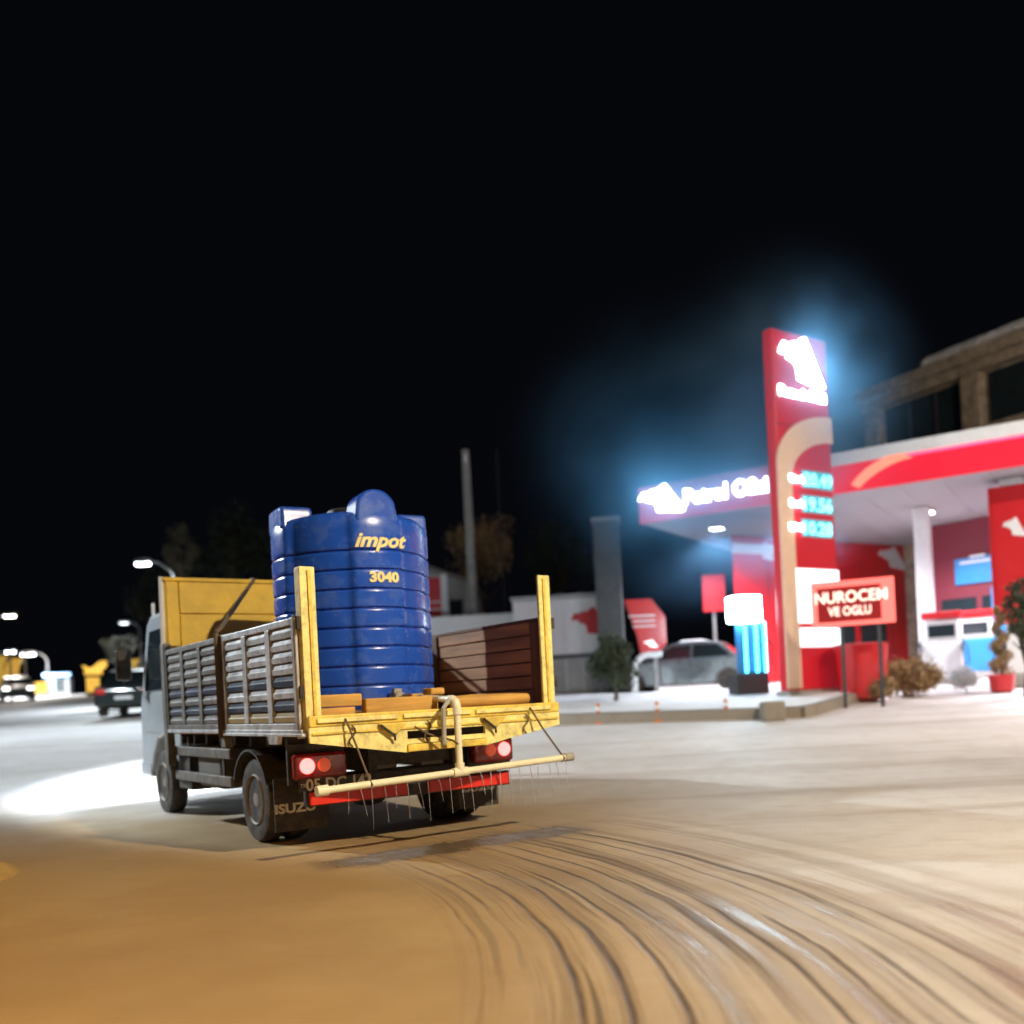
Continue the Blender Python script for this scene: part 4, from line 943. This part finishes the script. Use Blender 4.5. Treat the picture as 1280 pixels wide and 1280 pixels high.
# ---- lit air and water machine
p = at(942, 862, 22.6); gz = G(22.6) + .2; k = 22.6 / F
air = thing('air_machine', 'cyan lit air and water machine left of the price pylon', 'air machine', (p.x, 22.6, gz), R(12))
zt_ = at(942, 744, 22.6).z - gz
MB().box((-.42, 0, 0), (.42, .5, .55)).build('base', M['darkmetal'], air, bevel=.03)
MB().box((-.20, .02, .551), (.36, .45, zt_ - .65)).build('cabinet', M['bluepanel'], air, bevel=.03)
MB().box((-.42, -.05, zt_ - .62), (.30, .42, zt_)).build('lit_head', M['g_white'], air, bevel=.05, seg=3)
for x in (-.16, .12, .34): MB().tube([(x, -.03, .56), (x, -.03, zt_ - .64)], .035, 8).build('light_tube', M['g_tube'], air)
MB().tube([(.3, .2, .8), (.55, .1, .7), (.6, .1, 1.2), (.40, .2, 1.5)], .025, 8).build('hose', M['black'], air, smooth=True)
# ---- red totem with white swoosh left of the car, second red sign
p = at(810, 862, 25.5); gz = G(25.5); zt_ = at(810, 748, 25.5).z - gz; zb_ = at(810, 818, 25.5).z - gz
tt = thing('red_totem', 'red totem sign with white lines and a white swoosh beside the silver car', 'sign', (p.x - .5, 25.5, gz), R(6))
MB().prism([(0, zt_), (.72, zt_), (1.1, zt_ - .5), (1.1, zt_ - 1.25), (.82, zb_), (.38, zb_), (.30, zt_ - 1.0)], 'y', 0, .14).build('panel', M['signred'], tt, bevel=.02)
for i in range(3): MB().box((.08 + .1 * (i > 0), -.014, zt_ - .48 - .14 * i), (.80, -.001, zt_ - .44 - .14 * i)).build('stripe', M['white_panel'], tt)
emblem(tt, glow('totem_emblem', (1, .85, .85), 1.2), .46, zb_ + .18, .38, .22, y=-.003)
arc = [(.62 - .45 * math.cos(a), zb_ - .45 + .45 * math.sin(a)) for a in [math.pi / 2 * i / 8 for i in range(9)]]
MB().tube([(.17, .05, 0)] + [(x, .05, z) for x, z in arc] + [(.95, .05, zb_ + .0)], .09, 10).build('white_arch', M['white_panel'], tt, smooth=True)
MB().tube([(.78, .07, 0), (.78, .07, zb_ + .1)], .06, 8).build('post', M['galv'], tt)
p = at(898, 862, 31); gz = G(31); zt_ = at(898, 718, 31).z - gz; zb_ = at(898, 764, 31).z - gz
o = thing('wall_sign', 'small plain red sign on a post above the silver car', 'sign', (p.x - .35, 31, gz)); MB().box((0, 0, zb_), (.74, .1, zt_)).build('panel', M['signred'], o, bevel=.02); MB().tube([(.37, .16, 0), (.37, .16, zt_)], .05, 8).build('post', M['galv'], o)
# ---- pumps
def pump(px, d, label, m, rz=0, sc=1):
    p = at(px, 860, d); t = thing('fuel_pump', label, 'fuel pump', (p.x, d, G(d)), ca + rz, 'fuel pumps under the canopy')
    MB().box((-.75, -.45, 0), (.75, .45, .16)).build('plinth', M['concrete'], t, bevel=.02)
    MB().box((-.48, -.27, .161), (.48, .27, 1.15)).build('cabinet', m, t, bevel=.04); MB().box((-.44, -.24, 1.151), (.44, .24, 1.75)).build('head', M['white_panel'], t, bevel=.05)
    MB().box((-.34, -.262, 1.28), (.34, -.242, 1.62)).build('display', M['glass'], t)
    MB().box((-.50, -.28, 1.78), (.50, .28, 1.98)).build('topper', M['signred'], t, bevel=.03)
    for sx in (-1, 1):
        h = MB().tube([(sx * .46, -.2, 1.3), (sx * .62, -.28, 1.0), (sx * .66, -.3, .6), (sx * .55, -.3, .45), (sx * .52, -.29, .9)], .022, 8).build('hose', M['black'], t, smooth=True)
        MB().box((sx * .52 - .03, -.34, .88), (sx * .52 + .03, -.26, 1.12)).build('nozzle', M['darkmetal'], h, bevel=.01)
pump(1182, 26.0, 'white fuel pump left of the white column base, half hidden by dry bushes', M['white_panel'])
pump(1224, 28.0, 'blue fuel pump under the blue panel', M['bluepanel'])
pump(1290, 25.0, 'fuel pump at the right picture edge beside the red column', M['signred'])
# ---- planters, shrubs and topiary on the forecourt edge
def shrub(px, d, r_px, h_px, label, leafm, seed, name='shrub', n_=1500, base_py=None, zoff=0):
    p = at(px, 860, d); k = d / F
    return tree(name, (p.x, d, G(d) + zoff), h_px * k, r_px * k, h_px * k * .52, label, leafm, nleaf=n_, seed=seed, rz=h_px / (2 * r_px) * .95, leaf=r_px * k * .085, cat='shrub', trunk=True, dense=True)
shrub(768, 22.8, 33, 92, 'dense dark green shrub on the pavement left of the silver car', M['leaf'], 21, n_=5200, zoff=.2)
shrub(1140, 22.6, 40, 48, 'low tan dry bush in front of the pumps', M['leaftan'], 22, 'dry_bush', 3200)
shrub(1100, 21.6, 26, 34, 'smaller tan dry bush beside the red planter', M['leaftan'], 23, 'dry_bush', 2400)
shrub(1207, 22.8, 20, 34, 'round snow covered bush right of the tan bushes', M['snow'], 24, 'snowy_bush', 2600)
p = at(1078, 866, 22.0); t = thing('planter', 'large red round planter under the red LED sign', 'planter', (p.x, 22.0, G(22)))
MB().lathe([(.30, 0), (.46, .08), (.56, .5), (.60, 1.15), (.60, 1.32), (.52, 1.34), (.50, 1.2), (.0, 1.18)], 28).build('pot', M['signred'], t, smooth=True)
MB().lathe([(.50, 1.185), (.35, 1.26), (.0, 1.30)], 20).build('soil', M['snow'], t, smooth=True)
p = at(1253, 866, 22.4); t = thing('spiral_topiary', 'tan spiral topiary in a pot at the right of the forecourt', 'topiary', (p.x, 22.4, G(22.4)))
MB().lathe([(.18, 0), (.26, .05), (.30, .42), (.24, .43), (.0, .40)], 20).build('pot', M['signred'], t, smooth=True)
rnd = random.Random(31); b = MB()
for i in range(2600):
    s1 = rnd.random(); a = s1 * 6.28 * 3.5; rr = .34 * (1 - .75 * s1); z = .45 + 1.55 * s1
    v = Vector((rnd.gauss(0, 1), rnd.gauss(0, 1), rnd.gauss(0, 1))).normalized() * .15 * (1.1 - .6 * s1) * rnd.random() ** .4
    q = Vector((rr * .55 * math.cos(a), rr * .55 * math.sin(a), z)) + v; n_ = Vector((rnd.gauss(0, 1), rnd.gauss(0, 1), rnd.gauss(0, 1))).normalized(); u = n_.orthogonal().normalized() * .035; w = n_.cross(u)
    b.add([q - u, q + w * .6, q + u, q - w * .6], [(0, 1, 2, 3)])
b.build('crown', M['leaftan'], t); MB().tube([(0, 0, .3), (0, 0, 1.9)], [.03, .012], 6).build('stem', M['bark'], t)  # tan here is warm lamp light put into the topiary's leaf colour
p = at(1276, 868, 21.2)
tree('conifer', (p.x + .12, 21.2, G(21.2)), 2.9, .42, 1.75, 'dark slim conifer with pale specks at the right picture edge', M['leaf'], nleaf=1800, rz=2.6, seed=41, leaf=.05)
# ---- small orange delineators on the kerb, kerb block
for px, d, lb_ in ((748, 19.75, 'orange flexible post on the kerb right of the truck, leftmost of three'), (822, 19.45, 'orange flexible post at the middle of the kerb, below the silver car'), (908, 19.25, 'orange flexible post on the kerb next to the tan stone block')):
    p = at(px, 897, d); t = thing('kerb_post', lb_, 'bollard', (p.x, d, G(d)), 0, 'orange posts along the kerb')
    MB().lathe([(.09, 0), (.09, .04), (.045, .06), (.04, .42), (.0, .44)], 14).build('post', M['orangeplastic'], t, smooth=True)
    MB().lathe([(.044, .28), (.044, .36)], 14).build('reflective_band', M['white_panel'], t, smooth=True)
p = at(965, 897, 18.7); o = MB().box((-.22, -.2, 0), (.22, .2, .40)).build('stone_block', M['kerb'], bevel=.06, seg=3); o.location = (p.x, 18.65, G(18.7) - .02); tag(o, 'squat tan stone block against the kerb', 'stone block')
heap('snow_heap', (-4.38, 7.2, -.02), .52, .9, .34, mat('orange_lit_snow', (.38, .24, .07), .8, var=.3, scale=3, bump=.4, bscale=14), 2.0, 'rounded snow heap at the left edge of the road', kind='structure')  # the orange lamp light is put into the heap's snow colour
# ---- stone building above the canopy
sa = at(1075, 500, 35.8); sb = at(1300, 420, 29.5); bang = math.atan2(sb.y - sa.y, sb.x - sa.x); fb_ = on_plane(sb.x, sb.y, bang); gz = G(34)
stn = thing('stone_building', 'dark stone building rising behind the station canopy', 'building', (sb.x, sb.y, gz), bang)
def BZ(px, py): q = fb_(px, py); return q[0], q[1] - gz
xl = BZ(1080, 500)[0]; xr = 3.0; zt_ = BZ(1280, 430)[1]
MB().box((xl, .25, 0), (xr, 9, zt_)).build('wall', M['stone'], stn)
MB().box((xl - .2, -.35, zt_ + .003), (xr, 9.1, zt_ + .42)).build('cornice', M['stone'], stn, bevel=.05)
MB().box((xl - .1, -.18, zt_ - .35), (xr, .246, zt_)).build('frieze', M['stone'], stn, bevel=.03)
p0, p1 = BZ(1203, 500)[0], BZ(1227, 500)[0]
zs = BZ(1215, 535)[1]
for x0_, x1_ in ((p0, p1), (xl, BZ(1098, 500)[0])):
    MB().box((x0_, -.1, 0), (x1_, .247, zt_ - .352)).build('pilaster', M['stone'], stn, bevel=.03)
for x0_, x1_ in ((p1 + .12, xr - .2), (BZ(1098, 500)[0] + .1, p0 - .1)):
    wn = MB().box((x0_, .2, zs), (x1_, .246, zt_ - .42)).build('window', M['glass'], stn)
    MB().box((x0_, .02, zs - .18), (x1_, .249, zs - .003)).build('sill', M['stone'], wn, bevel=.02)
    for k in range(1, 3):
        xm = x0_ + (x1_ - x0_) * k / 3; MB().box((xm - .04, .15, zs), (xm + .04, .199, zt_ - .42)).build('frame', M['darkmetal'], wn)
sn = MB()
for i in range(40):
    x = p0 - 1.2 + (xr - p0 + 1.2) * i / 39
    sn.lathe([(.05, -.12), (.28 + .12 * mnoise.noise((i * 1.3, 0, 0)), 0), (.22, .16 + .12 * mnoise.noise((i * .7, 3, 0))), (.02, .30)], 10, c=(x, -.05 + .1 * mnoise.noise((i, 8, 1)), zt_ + .50))
sn.build('roof_snow', M['snow'], stn, smooth=True)
# ================================================================== MIST ROUND THE LIT SIGNS
def mist(name, c, r, dens, col, label, seed):
    bm = bmesh.new(); bmesh.ops.create_icosphere(bm, subdivisions=3, radius=1.0); me = bpy.data.meshes.new(name); bm.to_mesh(me); bm.free()
    o = bpy.data.objects.new(name, me); COL.objects.link(o); o.location = c; o.scale = r
    m = bpy.data.materials.new(name); m.use_nodes = True; nt = m.node_tree; N = nt.nodes; L = nt.links; N.remove(N['Principled BSDF'])
    pv_ = N.new('ShaderNodeVolumePrincipled'); pv_.inputs['Color'].default_value = (*col, 1); pv_.inputs['Anisotropy'].default_value = .1
    tc = N.new('ShaderNodeTexCoord'); ln = N.new('ShaderNodeVectorMath'); ln.operation = 'LENGTH'; L.new(tc.outputs['Object'], ln.inputs[0])
    nz = N.new('ShaderNodeTexNoise'); nz.inputs['Scale'].default_value = 2.4; nz.inputs['Detail'].default_value = 4
    ad = N.new('ShaderNodeVectorMath'); ad.inputs[1].default_value = (seed, seed, 0); L.new(tc.outputs['Object'], ad.inputs[0]); L.new(ad.outputs[0], nz.inputs['Vector'])
    mr = N.new('ShaderNodeMapRange'); mr.inputs[1].default_value = .98; mr.inputs[2].default_value = .0; mr.inputs[3].default_value = 0; mr.inputs[4].default_value = 1
    L.new(ln.outputs['Value'], mr.inputs[0])
    pw = N.new('ShaderNodeMath'); pw.operation = 'POWER'; pw.inputs[1].default_value = 2.7; L.new(mr.outputs[0], pw.inputs[0])
    nr = N.new('ShaderNodeMapRange'); nr.inputs[1].default_value = .35; nr.inputs[2].default_value = .68; nr.inputs[3].default_value = .25; nr.inputs[4].default_value = dens; L.new(nz.outputs[0], nr.inputs[0])
    mu = N.new('ShaderNodeMath'); mu.operation = 'MULTIPLY'; L.new(pw.outputs[0], mu.inputs[0]); L.new(nr.outputs[0], mu.inputs[1])
    L.new(mu.outputs[0], pv_.inputs['Density']); L.new(pv_.outputs[0], N['Material Output'].inputs['Volume'])
    me.materials.append(m); tag(o, label, kind='stuff'); return o
mist('mist', at(880, 566, 26.0), (6.2, 3.6, 5.2), 2.3, (.24, .58, 1.0), 'thin bluish mist glowing round the lit canopy letters', 3.0)
mist('mist', at(985, 505, 22.7), (3.9, 2.7, 4.6), 1.8, (.28, .60, 1.0), 'thin bluish mist round the emblem on the price pylon', 8.0)
